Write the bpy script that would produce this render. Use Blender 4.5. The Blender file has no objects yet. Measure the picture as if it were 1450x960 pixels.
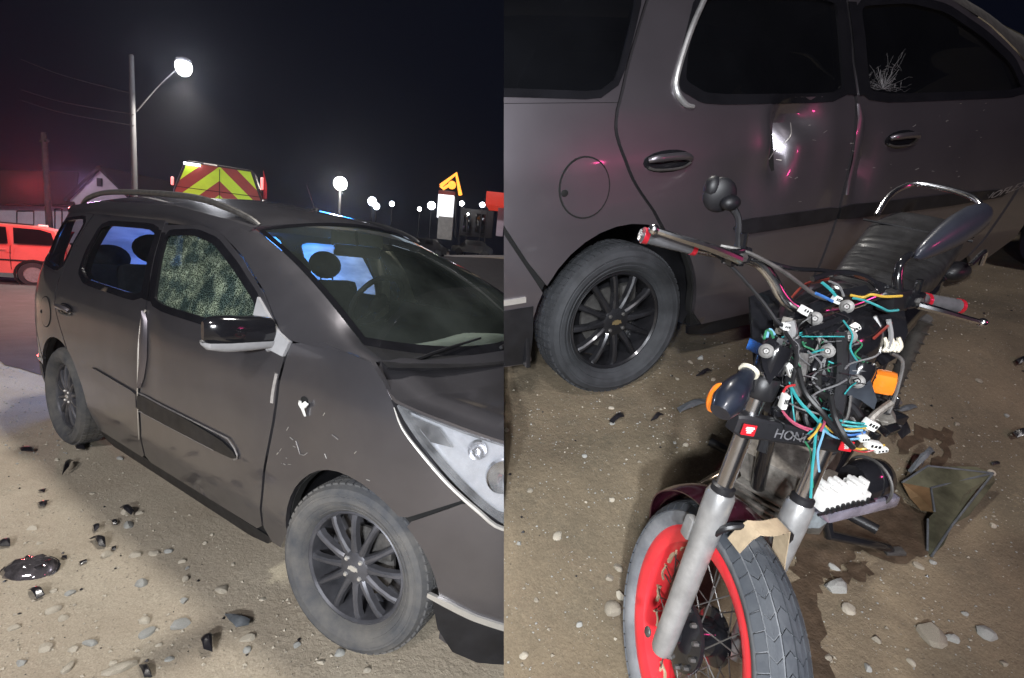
import bpy, bmesh, math, random
import numpy as np
from mathutils import Vector, Matrix
from mathutils.geometry import delaunay_2d_cdt
R_ = math.radians
random.seed(7)
SC = bpy.context.scene
COL = SC.collection

# ------------------------------------------------------------------ camera
# The place has two spots side by side: a level road shoulder (left) and a
# tilted, higher dirt bank (right). Each spot has its own local frame.
W, H, F = 1450.0, 960.0, 720.0
def w2c(yaw, pitch, roll):
    cy, sy = math.cos(yaw), math.sin(yaw)
    Rz = np.array([[cy, sy, 0], [-sy, cy, 0], [0, 0, 1]])
    Bm = np.array([[1, 0, 0], [0, 0, 1], [0, -1, 0]], float)
    cp, sp = math.cos(pitch), math.sin(pitch)
    Rx = np.array([[1, 0, 0], [0, cp, -sp], [0, sp, cp]])
    cr, sr = math.cos(roll), math.sin(roll)
    Rr = np.array([[cr, sr, 0], [-sr, cr, 0], [0, 0, 1]])
    return Rr @ (Rx @ Bm @ Rz)
POSE_A = (w2c(0.559132, 0.154696, 0.100668), np.array([1.437978, -1.988110, 1.471847]))
POSE_B = (w2c(-0.377115, 0.416919, -0.048983), np.array([-3.733095, -2.457089, 1.119718]))
def pose_mat(p):
    M = np.eye(4); M[:3, :3] = p[0].T; M[:3, 3] = p[1]
    return Matrix(M.tolist())
CAM_MW = pose_mat(POSE_A)
LEFT = Matrix.Identity(4)
RIGHT = CAM_MW @ pose_mat(POSE_B).inverted()
cam = bpy.data.cameras.new('camera'); camo = bpy.data.objects.new('camera', cam)
COL.objects.link(camo); camo.matrix_world = CAM_MW
cam.sensor_fit = 'HORIZONTAL'; cam.sensor_width = 36; cam.lens = 36 * F / W
cam.clip_start = 0.05; cam.clip_end = 2000
SC.camera = camo
# ------------------------------------------------------------------ world, light
SC.view_settings.view_transform = 'Standard'; SC.view_settings.look = 'None'
SC.view_settings.gamma = 1; SC.view_settings.exposure = 0.25
wd = bpy.data.worlds.new('World'); SC.world = wd; wd.use_nodes = True
nt = wd.node_tree; nt.nodes.clear()
SUN_DIR = Vector((0.32, -0.80, 0.66)).normalized()      # towards the light
wo = nt.nodes.new('ShaderNodeOutputWorld'); bg = nt.nodes.new('ShaderNodeBackground')
bg2 = nt.nodes.new('ShaderNodeBackground'); ad = nt.nodes.new('ShaderNodeAddShader')
sk = nt.nodes.new('ShaderNodeTexSky'); sk.sky_type = 'NISHITA'; sk.sun_disc = False
sk.sun_elevation = math.asin(SUN_DIR.z); sk.sun_rotation = math.atan2(SUN_DIR.x, SUN_DIR.y)
bg.inputs['Strength'].default_value = 0.0001
bg2.inputs['Color'].default_value = (0.0010, 0.0014, 0.0040, 1); bg2.inputs['Strength'].default_value = 1
nt.links.new(sk.outputs[0], bg.inputs[0]); nt.links.new(bg.outputs[0], ad.inputs[0])
nt.links.new(bg2.outputs[0], ad.inputs[1]); nt.links.new(ad.outputs[0], wo.inputs[0])
sun = bpy.data.lights.new('sun', 'SUN'); sun.energy = 1.1; sun.angle = R_(6); sun.color = (1.0, 0.96, 0.97)
so = bpy.data.objects.new('sun', sun); COL.objects.link(so)
so.rotation_euler = SUN_DIR.to_track_quat('Z', 'Y').to_euler()

# ------------------------------------------------------------------ materials
def N(nt, t, **kw):
    n = nt.nodes.new(t)
    for k, v in kw.items(): setattr(n, k, v)
    return n
def mat(name, col, rough=.5, metal=0., var=.0, vscale=8., bump=0., bscale=60., col2=None, coat=0., rvar=.0,
        emit=None, estr=0., trans=0., alpha=None, spec=.5, ior=1.45):
    m = bpy.data.materials.new(name); m.use_nodes = True
    nt = m.node_tree; b = nt.nodes['Principled BSDF']
    b.inputs['Base Color'].default_value = (*col, 1); b.inputs['Roughness'].default_value = rough
    b.inputs['Metallic'].default_value = metal; b.inputs['Coat Weight'].default_value = coat
    b.inputs['Coat Roughness'].default_value = .06
    b.inputs['Transmission Weight'].default_value = trans; b.inputs['IOR'].default_value = ior
    b.inputs['Specular IOR Level'].default_value = spec
    if emit: b.inputs['Emission Color'].default_value = (*emit, 1); b.inputs['Emission Strength'].default_value = estr
    tc = N(nt, 'ShaderNodeTexCoord')
    if var or col2:
        n1 = N(nt, 'ShaderNodeTexNoise'); n1.inputs['Scale'].default_value = vscale; n1.inputs['Detail'].default_value = 7
        n1.inputs['Roughness'].default_value = .62
        nt.links.new(tc.outputs['Object'], n1.inputs['Vector'])
        rp = N(nt, 'ShaderNodeValToRGB'); rp.color_ramp.elements[0].position = .35; rp.color_ramp.elements[1].position = .68
        c2 = col2 or tuple(min(1, c * (1 + var)) for c in col)
        c1 = col if col2 else tuple(c * (1 - var) for c in col)
        rp.color_ramp.elements[0].color = (*c1, 1); rp.color_ramp.elements[1].color = (*c2, 1)
        nt.links.new(n1.outputs[0], rp.inputs[0]); nt.links.new(rp.outputs[0], b.inputs['Base Color'])
    if rvar:
        n3 = N(nt, 'ShaderNodeTexNoise'); n3.inputs['Scale'].default_value = vscale * 1.7; n3.inputs['Detail'].default_value = 6
        nt.links.new(tc.outputs['Object'], n3.inputs['Vector'])
        mr = N(nt, 'ShaderNodeMapRange'); mr.inputs[3].default_value = max(.03, rough - rvar); mr.inputs[4].default_value = min(1, rough + rvar)
        nt.links.new(n3.outputs[0], mr.inputs[0]); nt.links.new(mr.outputs[0], b.inputs['Roughness'])
    if bump:
        n2 = N(nt, 'ShaderNodeTexNoise'); n2.inputs['Scale'].default_value = bscale; n2.inputs['Detail'].default_value = 8
        nt.links.new(tc.outputs['Object'], n2.inputs['Vector'])
        bp = N(nt, 'ShaderNodeBump'); bp.inputs['Strength'].default_value = bump; bp.inputs['Distance'].default_value = .01
        nt.links.new(n2.outputs[0], bp.inputs['Height']); nt.links.new(bp.outputs[0], b.inputs['Normal'])
    return m
def glass(name, tint, dirt=(.3, .3, .28), dmix=.12, dvar=.1, scale=3., opaque=0.0, rough=.03):
    """window glass: see-through tint + reflection + a noisy film of dust"""
    m = bpy.data.materials.new(name); m.use_nodes = True; nt = m.node_tree; nt.nodes.clear()
    o = N(nt, 'ShaderNodeOutputMaterial'); tr = N(nt, 'ShaderNodeBsdfTransparent'); tr.inputs[0].default_value = (*tint, 1)
    gl = N(nt, 'ShaderNodeBsdfGlossy'); gl.inputs['Roughness'].default_value = rough
    df = N(nt, 'ShaderNodeBsdfDiffuse'); df.inputs[0].default_value = (*dirt, 1)
    fr = N(nt, 'ShaderNodeFresnel'); fr.inputs[0].default_value = 1.5
    m1 = N(nt, 'ShaderNodeMixShader'); m2 = N(nt, 'ShaderNodeMixShader')
    tc = N(nt, 'ShaderNodeTexCoord'); n = N(nt, 'ShaderNodeTexNoise'); n.inputs['Scale'].default_value = scale; n.inputs['Detail'].default_value = 5
    mr = N(nt, 'ShaderNodeMapRange'); mr.inputs[1].default_value = .3; mr.inputs[2].default_value = .7
    mr.inputs[3].default_value = max(0, dmix - dvar); mr.inputs[4].default_value = dmix + dvar
    L = nt.links.new
    L(tc.outputs['Object'], n.inputs['Vector']); L(n.outputs[0], mr.inputs[0])
    L(mr.outputs[0], m1.inputs[0]); L(tr.outputs[0], m1.inputs[1]); L(df.outputs[0], m1.inputs[2])
    L(fr.outputs[0], m2.inputs[0]); L(m1.outputs[0], m2.inputs[1]); L(gl.outputs[0], m2.inputs[2]); L(m2.outputs[0], o.inputs[0])
    return m
def shatter_glass(name):
    m = glass(name, (.10, .13, .11), (.05, .075, .058), .70, .2, 6.)
    nt = m.node_tree; L = nt.links.new
    df = [n for n in nt.nodes if n.type == 'BSDF_DIFFUSE'][0]
    tc = [n for n in nt.nodes if n.type == 'TEX_COORD'][0]
    v = N(nt, 'ShaderNodeTexVoronoi'); v.feature = 'DISTANCE_TO_EDGE'; v.inputs['Scale'].default_value = 92
    L(tc.outputs['Object'], v.inputs['Vector'])
    r = N(nt, 'ShaderNodeValToRGB'); r.color_ramp.elements[0].color = (.30, .36, .33, 1); r.color_ramp.elements[1].color = (.028, .045, .034, 1)
    r.color_ramp.elements[0].position = .0; r.color_ramp.elements[1].position = .14
    L(v.outputs[0], r.inputs[0])
    n2 = N(nt, 'ShaderNodeTexNoise'); n2.inputs['Scale'].default_value = 14; n2.inputs['Detail'].default_value = 6
    L(tc.outputs['Object'], n2.inputs['Vector'])
    r2 = N(nt, 'ShaderNodeValToRGB'); r2.color_ramp.elements[0].position = .42; r2.color_ramp.elements[1].position = .66
    r2.color_ramp.elements[0].color = (.35, .42, .44, 1); r2.color_ramp.elements[1].color = (1.5, 1.45, 1.2, 1)
    L(n2.outputs[0], r2.inputs[0])
    mx = N(nt, 'ShaderNodeMixRGB', blend_type='MULTIPLY'); mx.inputs[0].default_value = 1
    L(r.outputs[0], mx.inputs[1]); L(r2.outputs[0], mx.inputs[2]); L(mx.outputs[0], df.inputs[0])
    return m
M = {}
M['paint'] = mat('paint_bronze_grey', (.200, .185, .205), .37, .82, .05, 3, .010, 900, coat=1., rvar=.06)
M['paint_dust'] = mat('paint_bronze_grey_dusty', (.152, .147, .162), .31, .80, .08, 3.5, .012, 900, coat=.9, rvar=.08)
M['primer'] = mat('bare_scraped_metal', (.34, .32, .31), .42, .5, .25, 14, .05, 80)
M['blackp'] = mat('black_plastic', (.012, .012, .014), .42, 0, .3, 12, .04, 300, rvar=.12)
M['blackg'] = mat('black_gloss', (.010, .010, .012), .14, 0, .2, 8, coat=.6, rvar=.06)
M['dark'] = mat('dark_cavity', (.006, .006, .006), .9, 0, .3, 6)
M['greyp'] = mat('grey_plastic', (.30, .30, .31), .5, 0, .12, 9, .03, 200)
M['rubber'] = mat('tyre_rubber', (.030, .032, .036), .78, 0, .25, 14, .10, 160)
M['rubber_dusty'] = mat('tyre_rubber_dusty', (.050, .053, .060), .85, 0, .0, 7, .14, 160, col2=(.125, .118, .108))
M['rim'] = mat('rim_black', (.022, .022, .025), .30, .35, .3, 10, coat=.3, rvar=.1)
M['rim_dusty'] = mat('rim_dark_dusty', (.085, .085, .095), .40, .4, .3, 10, coat=.2, rvar=.1)
M['gold'] = mat('emblem_gold', (.55, .42, .22), .35, .8, .1)
M['emb_silver'] = mat('emblem_silver', (.72, .70, .66), .35, .7, .1)
M['chrome'] = mat('chrome', (.72, .72, .74), .22, 1., .12, 14, rvar=.06)
M['steel'] = mat('worn_steel', (.15, .145, .14), .52, .75, .25, 30, .06, 200, rvar=.12)
M['alu'] = mat('painted_aluminium', (.40, .40, .40), .34, .55, .22, 18, .05, 240, rvar=.1)
M['engine'] = mat('dirty_aluminium', (.20, .185, .165), .6, .5, .45, 22, .25, 120)
M['redrim'] = mat('red_rim_paint', (.72, .035, .045), .34, 0, .14, 9, coat=.4, rvar=.1)
M['redp'] = mat('red_plastic', (.60, .02, .03), .25, 0, .1, 10, coat=.4)
M['amber'] = mat('amber_lens', (.85, .22, .02), .2, 0, .1, 30, coat=.6)
M['white'] = mat('white_plastic', (.75, .75, .72), .45, 0, .1, 20)
M['cream'] = mat('cream_fabric', (.68, .64, .52), .9, 0, .1, 20)
M['tan'] = mat('tan_tape', (.42, .33, .22), .7, 0, .2, 25, .1, 90)
M['seat'] = mat('vinyl_black', (.020, .020, .021), .36, 0, .3, 20, .08, 260, rvar=.12)
M['fabric'] = mat('seat_fabric', (.045, .05, .06), .95, 0, .2, 30, .1, 300)
M['dash'] = mat('dashboard', (.32, .34, .31), .8, 0, .15, 12, .05, 300)
M['glass'] = glass('windshield_glass', (.80, .86, .83), (.20, .235, .215), .085, .07, 2.0)
M['glass_side'] = glass('tinted_side_glass', (.66, .70, .74), (.04, .045, .05), .16, .1, 3)
M['glass_dark'] = glass('dark_tinted_glass', (.05, .055, .06), (.006, .0065, .008), .6, .2, 3)
M['glass_shat'] = shatter_glass('shattered_film_glass')
M['frost'] = glass('far_side_glass', (.25, .28, .30), (.30, .32, .34), .2, .1, 4)
m = bpy.data.materials.new('far_window_translucent'); m.use_nodes = True; nt = m.node_tree; nt.nodes.clear()
o_ = N(nt, 'ShaderNodeOutputMaterial'); a_ = N(nt, 'ShaderNodeBsdfTranslucent'); n_ = N(nt, 'ShaderNodeTexNoise'); n_.inputs['Scale'].default_value = 2.5; n_.inputs['Detail'].default_value = 5
r_ = N(nt, 'ShaderNodeValToRGB'); r_.color_ramp.elements[0].position = .38; r_.color_ramp.elements[1].position = .62; r_.color_ramp.elements[0].color = (.38, .42, .46, 1); r_.color_ramp.elements[1].color = (.7, .75, .8, 1)
nt.links.new(n_.outputs[0], r_.inputs[0]); nt.links.new(r_.outputs[0], a_.inputs[0])
nt.links.new(a_.outputs[0], o_.inputs[0]); M['milky'] = m
M['lens'] = glass('clear_lens', (.93, .94, .96), (.55, .57, .6), .16, .15, 9, rough=.06)
M['reflector'] = mat('headlight_reflector', (.50, .51, .54), .25, .45, .12, 20, .3, 25)
M['stone'] = mat('pale_stone', (.40, .36, .29), .85, 0, .25, 30, .3, 90)
M['stone2'] = mat('brown_stone', (.27, .24, .19), .9, 0, .25, 30, .3, 90)
M['stone3'] = mat('grey_stone', (.30, .30, .28), .9, 0, .25, 30, .3, 90)
M['shard'] = mat('black_shard', (.014, .013, .016), .3, 0, .3, 30, .05, 90, coat=.3)
M['shard_grey'] = mat('grey_shard', (.10, .11, .12), .45, 0, .3, 30, .1, 90)
M['wall'] = mat('house_plaster', (.42, .36, .42), .9, 0, .12, 1.5, .1, 20)
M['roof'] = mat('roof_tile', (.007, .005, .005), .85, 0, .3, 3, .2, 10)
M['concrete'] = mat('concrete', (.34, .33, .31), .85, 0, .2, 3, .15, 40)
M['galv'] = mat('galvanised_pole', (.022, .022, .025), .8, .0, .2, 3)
M['wood'] = mat('pole_wood', (.035, .028, .022), .9, 0, .3, 4, .2, 30)
M['redcar'] = mat('red_car_paint', (.70, .16, .14), .38, .1, .08, 3, coat=.4)
M['chev_y'] = mat('chevron_yellow', (.40, .74, .03), .4, 0, .06, 4, coat=.2)
M['chev_r'] = mat('chevron_red', (.22, .035, .025), .4, 0, .1, 4, coat=.2)
M['truckdark'] = mat('truck_dark_red', (.012, .006, .008), .4, 0, .2, 2, coat=.3)
def emis(name, c, s): return mat(name, (.8, .8, .8), .5, emit=c, estr=s)
M['e_white'] = emis('lamp_white', (1, .98, .93), 22)
M['e_cool'] = emis('lamp_cool', (.85, .90, 1), 10)
M['e_red'] = emis('beacon_red', (1, .03, .02), 1.5)
M['e_sign'] = emis('sign_white', (.95, .97, 1), 1.15)
M['e_neon'] = mat('neon_amber', (.3, .1, .02), .5, emit=(1, .34, .04), estr=1.9)
M['e_canopy'] = mat('canopy_red', (.30, .02, .015), .5, emit=(1, .06, .03), estr=.35)
WIRE = {k: mat('wire_' + k, c, .4, 0, .1, 30) for k, c in dict(teal=(.03, .26, .27), blue=(.04, .13, .36), yellow=(.50, .32, .05), pink=(.36, .07, .12), red=(.4, .03, .035), green=(.03, .16, .08), black=(.012, .012, .013), grey=(.13, .13, .135), sky=(.16, .34, .50)).items()}

# ------------------------------------------------------------------ mesh helpers
ROOT = LEFT
def link(o, parent=None):
    COL.objects.link(o)
    if parent is not None: o.parent = parent
    return o
def thing(name, label, cat, loc=(0, 0, 0), group=None, rot=None):
    o = bpy.data.objects.new(name, None); o.empty_display_size = .1
    o.matrix_world = ROOT @ Matrix.Translation(loc) @ (rot or Matrix.Identity(4))
    COL.objects.link(o); o['label'] = label; o['category'] = cat
    if group: o['group'] = group
    o['side'] = 'L' if ROOT is LEFT else 'R'
    return o
class G:
    """collects verts/faces of ONE mesh"""
    def __init__(s): s.v = []; s.f = []; s.flat = set()
    def add(s, vs, fs, T=None):
        b = len(s.v)
        for v in vs:
            v = Vector(v); s.v.append(tuple(T @ v) if T else tuple(v))
        s.f += [tuple(b + i for i in f) for f in fs]; return s
    def box(s, c, d, T=None, bev=0.):
        hx, hy, hz = d[0] / 2, d[1] / 2, d[2] / 2; k = min(bev, hx * .9, hy * .9, hz * .9)
        if k <= 0:
            vs = [(c[0] + i * hx, c[1] + j * hy, c[2] + l * hz) for i in (-1, 1) for j in (-1, 1) for l in (-1, 1)]
            return s.add(vs, [(0, 1, 3, 2), (4, 6, 7, 5), (0, 4, 5, 1), (2, 3, 7, 6), (0, 2, 6, 4), (1, 5, 7, 3)], T)
        bm = bmesh.new(); bmesh.ops.create_cube(bm, size=1)
        for v in bm.verts: v.co = Vector((v.co.x * d[0] + c[0], v.co.y * d[1] + c[1], v.co.z * d[2] + c[2]))
        bmesh.ops.bevel(bm, geom=bm.edges[:], offset=k, segments=2, profile=.6, affect='EDGES')
        return s.bm(bm, T)
    def bm(s, bm, T=None):
        bm.verts.index_update(); s.add([v.co.copy() for v in bm.verts], [tuple(v.index for v in f.verts) for f in bm.faces], T); bm.free(); return s
    def tube(s, pts, r, n=8, cap=True, smooth=0, T=None):
        P = [Vector(p) for p in pts]
        if smooth: P = catmull(P, smooth)
        m = len(P); rr = r if hasattr(r, '__len__') else None
        if rr and len(rr) != m: rr = np.interp(np.linspace(0, 1, m), np.linspace(0, 1, len(rr)), rr)
        up = None; vs = []; fs = []
        for i, p in enumerate(P):
            t = (P[min(i + 1, m - 1)] - P[max(i - 1, 0)]); t = t.normalized() if t.length > 1e-9 else Vector((0, 0, 1))
            if up is None:
                up = Vector((0, 0, 1)) if abs(t.z) < .9 else Vector((1, 0, 0))
            a = t.cross(up); a = a.normalized() if a.length > 1e-6 else t.orthogonal().normalized(); up = a.cross(t)
            q = rr[i] if rr is not None else r
            vs += [p + (a * math.cos(6.28318 * k / n) + up * math.sin(6.28318 * k / n)) * q for k in range(n)]
        for i in range(m - 1):
            for k in range(n): fs.append((i * n + k, i * n + (k + 1) % n, (i + 1) * n + (k + 1) % n, (i + 1) * n + k))
        if cap: fs += [tuple(range(n))[::-1], tuple((m - 1) * n + k for k in range(n))]
        return s.add(vs, fs, T)
    def lathe(s, prof, n=32, T=None, closed=False):
        """profile (r, h), revolved about local y"""
        vs = [(r * math.cos(6.28318 * k / n), h, r * math.sin(6.28318 * k / n)) for k in range(n) for r, h in prof]
        m = len(prof); fs = []
        for k in range(n):
            k2 = (k + 1) % n
            for j in range(m if closed else m - 1):
                j2 = (j + 1) % m; fs.append((k * m + j, k * m + j2, k2 * m + j2, k2 * m + j))
        return s.add(vs, fs, T)
    def ball(s, c, r, T=None, u=14, v=10):
        bm = bmesh.new(); bmesh.ops.create_uvsphere(bm, u_segments=u, v_segments=v, radius=1)
        rr = r if hasattr(r, '__len__') else (r, r, r)
        for w in bm.verts: w.co = Vector((w.co.x * rr[0] + c[0], w.co.y * rr[1] + c[1], w.co.z * rr[2] + c[2]))
        return s.bm(bm, T)
    def loft(s, secs, T=None, closed=True, cap=True):
        n = len(secs[0]); m = len(secs); vs = [p for q in secs for p in q]; fs = []
        for i in range(m - 1):
            for k in range(n if closed else n - 1):
                fs.append((i * n + k, i * n + (k + 1) % n, (i + 1) * n + (k + 1) % n, (i + 1) * n + k))
        if cap and closed: fs += [tuple(range(n))[::-1], tuple((m - 1) * n + k for k in range(n))]
        return s.add(vs, fs, T)
    def prism(s, poly, h, T=None, axis=2):
        """extrude a 2-D outline by h along an axis"""
        n = len(poly)
        def P(a, b, c): return (a, b, c) if axis == 2 else ((a, c, b) if axis == 1 else (c, a, b))
        vs = [P(a, b, 0) for a, b in poly] + [P(a, b, h) for a, b in poly]
        fs = [tuple(range(n))[::-1], tuple(range(n, 2 * n))] + [(i, (i + 1) % n, n + (i + 1) % n, n + i) for i in range(n)]
        return s.add(vs, fs, T)
    def build(s, name, m, parent=None, smooth=True, ang=40, T=None, solid=0.):
        me = bpy.data.meshes.new(name); vs = [tuple(T @ Vector(v)) for v in s.v] if T else s.v
        me.from_pydata(vs, [], s.f); me.materials.append(m)
        bm = bmesh.new(); bm.from_mesh(me); bmesh.ops.recalc_face_normals(bm, faces=bm.faces[:])
        if solid: bmesh.ops.solidify(bm, geom=bm.faces[:], thickness=solid)
        for e in bm.edges:
            if len(e.link_faces) == 2 and e.calc_face_angle(0) > R_(ang): e.smooth = False
        for f in bm.faces: f.smooth = smooth
        bm.to_mesh(me); bm.free(); me.validate()
        return link(bpy.data.objects.new(name, me), parent)
def catmull(P, k):
    out = []; m = len(P)
    for i in range(m - 1):
        a, b, c, d = P[max(i - 1, 0)], P[i], P[i + 1], P[min(i + 2, m - 1)]
        for j in range(k):
            t = j / k
            out.append(.5 * ((2 * b) + (c - a) * t + (2 * a - 5 * b + 4 * c - d) * t * t + (3 * b - a - 3 * c + d) * t ** 3))
    out.append(P[-1]); return out
def single(g, name, m, label, cat, loc=(0, 0, 0), group=None, rot=None, **kw):
    """a thing that is one mesh"""
    o = g.build(name, m, None, **kw)
    o.matrix_world = ROOT @ Matrix.Translation(loc) @ (rot or Matrix.Identity(4))
    o['label'] = label; o['category'] = cat; o['side'] = 'L' if ROOT is LEFT else 'R'
    if group: o['group'] = group
    return o
def text_mesh(name, body, size, m, parent, T, ext=.0006):
    cu = bpy.data.curves.new(name, 'FONT'); cu.body = body; cu.size = size; cu.extrude = ext; cu.align_x = 'CENTER'; cu.align_y = 'CENTER'
    to = bpy.data.objects.new(name + '_curve', cu); COL.objects.link(to)
    me = bpy.data.meshes.new_from_object(to.evaluated_get(bpy.context.evaluated_depsgraph_get()))
    bpy.data.objects.remove(to); me.transform(T); me.materials.clear(); me.materials.append(m); me.name = name
    return link(bpy.data.objects.new(name, me), parent)
def ray(pose, u, v):
    return pose[0].T @ np.array([(u - W / 2) / F, -(v - H / 2) / F, -1.0])
def at(pose, u, v, d):
    """photo pixel + distance -> point in that spot's frame"""
    return Vector(pose[1] + ray(pose, u, v) * d)
def inside(p, poly):
    x, y = p; c = False; n = len(poly); j = n - 1
    for i in range(n):
        xi, yi = poly[i]; xj, yj = poly[j]
        if (yi > y) != (yj > y) and x < (xj - xi) * (y - yi) / (yj - yi) + xi: c = not c
        j = i
    return c
def dens(poly, s):
    out = []
    for i, a in enumerate(poly):
        b = poly[(i + 1) % len(poly)]; k = max(1, int(math.ceil(math.dist(a, b) / s)))
        out += [(a[0] + (b[0] - a[0]) * j / k, a[1] + (b[1] - a[1]) * j / k) for j in range(k)]
    return out
def rnd(poly, it=2, q=.25):
    for _ in range(it):
        o = []
        for i, a in enumerate(poly):
            b = poly[(i + 1) % len(poly)]
            o += [(a[0] + (b[0] - a[0]) * q, a[1] + (b[1] - a[1]) * q), (b[0] - (b[0] - a[0]) * q, b[1] - (b[1] - a[1]) * q)]
        poly = o
    return poly
def inset(poly, d):
    A = sum(a[0] * b[1] - b[0] * a[1] for a, b in zip(poly, poly[1:] + poly[:1])); s = 1 if A > 0 else -1
    n = len(poly); out = []
    for i in range(n):
        p, c, q = Vector(poly[i - 1]), Vector(poly[i]), Vector(poly[(i + 1) % n])
        e1 = (c - p); e2 = (q - c)
        if e1.length < 1e-9 or e2.length < 1e-9: out.append(tuple(c)); continue
        e1.normalize(); e2.normalize()
        n1 = Vector((-e1.y, e1.x)) * s; n2 = Vector((-e2.y, e2.x)) * s; b = n1 + n2
        b = b / max(.5, b.dot(n1)) if b.length > .1 else n1
        out.append(tuple(c + b * d))
    return out

# ------------------------------------------------------------------ van
ZS = [0.10, .2, .35, .55, .75, .92, 1.02, 1.08, 1.3, 1.5, 1.6]
YS = [.78, .80, .84, .86, .865, .86, .838, .825, .745, .655, .60]
def Yb(x, z):
    y = float(np.interp(z, ZS, YS))
    if x > .1: y -= .30 * ((x - .1) / .75) ** 2.2
    if x < -2.7: y -= .10 * ((-2.7 - x) / .75) ** 2
    if x < -3.1: y -= 1.2 * (-3.1 - x) ** 2
    return y
def arc(cx, cz, r, a0, a1, n=14):
    return [(cx + r * math.cos(R_(a0 + (a1 - a0) * i / n)), cz + r * math.sin(R_(a0 + (a1 - a0) * i / n))) for i in range(n + 1)]
FA = (.12, .31, .37); RA = (-2.62, .32, .385)
REDGE = [(v.x, v.y) for v in catmull([Vector(q_) for q_ in ((-2.50, .74), (-2.60, .86), (-2.660, 1.0), (-2.648, 1.10), (-2.645, 1.25), (-2.62, 1.42), (-2.59, 1.50))], 5)]
DOOR_F = [(-.30, 1.03), (-.335, .75), (-.40, .45), (-.45, .25), (-.50, .215), (-1.50, .205), (-1.55, .23), (-1.50, .40), (-1.475, .62), (-1.465, .9), (-1.46, 1.06),
          (-1.52, 1.20), (-1.60, 1.38), (-1.635, 1.47), (-1.30, 1.49), (-1.05, 1.455), (-.80, 1.36), (-.55, 1.235), (-.36, 1.10)]
WIN_F = rnd([(-.43, 1.065), (-1.40, 1.075), (-1.47, 1.20), (-1.575, 1.425), (-1.30, 1.445), (-1.08, 1.415), (-.82, 1.315), (-.58, 1.20)], 2, .12)
DOOR_R = [(-1.472, 1.06), (-1.477, .9), (-1.487, .62), (-1.512, .40), (-1.562, .23), (-1.60, .205), (-2.15, .205), (-2.22, .28)] + arc(*RA, 8, 62, 8) + \
         REDGE + [(-1.65, 1.495), (-1.612, 1.38), (-1.532, 1.20)]
WIN_R = rnd([(-1.53, 1.085), (-2.27, 1.10), (-2.40, 1.15), (-2.42, 1.25), (-2.40, 1.44), (-1.69, 1.45), (-1.62, 1.28)], 2, .13)
QUART = [(-2.6592, 1.0985)] + [(x - .011, z) for x, z in REDGE if z < 1.09][::-1] + arc(*RA, 66, 148, 8) + [(-3.02, .62), (-3.10, .75), (-3.28, .78), (-3.40, .80), (-3.42, .95), (-3.40, 1.12)]
WIN_Q = rnd([(-2.68, 1.12), (-3.18, 1.15), (-3.24, 1.20), (-3.14, 1.43), (-2.66, 1.47)], 2, .13)
DPIL = [(-3.40, 1.1207), (-3.34, 1.30), (-3.25, 1.49)] + [(x - .011, z) for x, z in REDGE if z > 1.105][::-1] + [(-2.6592, 1.0992)]
RBUMP = arc(*RA, 152, 196, 6) + [(-3.0, .20), (-3.30, .20), (-3.44, .28), (-3.44, .60), (-3.40, .79), (-3.28, .77), (-3.11, .74), (-3.035, .62)]
FENDER = [(-.292, 1.03), (-.325, .75), (-.39, .45), (-.44, .25), (-.40, .19), (-.335, .19)] + arc(*FA, 180, 52, 14) + \
         [(.38, .607), (.55, .705), (.44, .815), (.32, .94), (.24, 1.03), (.165, 1.088), (.08, 1.095), (-.1, 1.11), (-.28, 1.075)]
FBUMP = arc(*FA, 46, -12, 8) + [(.47, .15), (.55, .10), (.75, .09), (.93, .12), (.95, .45), (.93, .66), (.80, .64), (.66, .635), (.585, .70), (.55, .698), (.392, .60)]
HLAMP = rnd([(.285, .985), (.49, .945), (.65, .91), (.80, .86), (.90, .80), (.90, .68), (.78, .645), (.67, .64), (.60, .69), (.52, .76), (.40, .87)], 2, .12)
SILL = [(-.42, .195), (-.46, .15), (-.60, .13), (-2.05, .13), (-2.20, .16), (-2.21, .20)]

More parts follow.
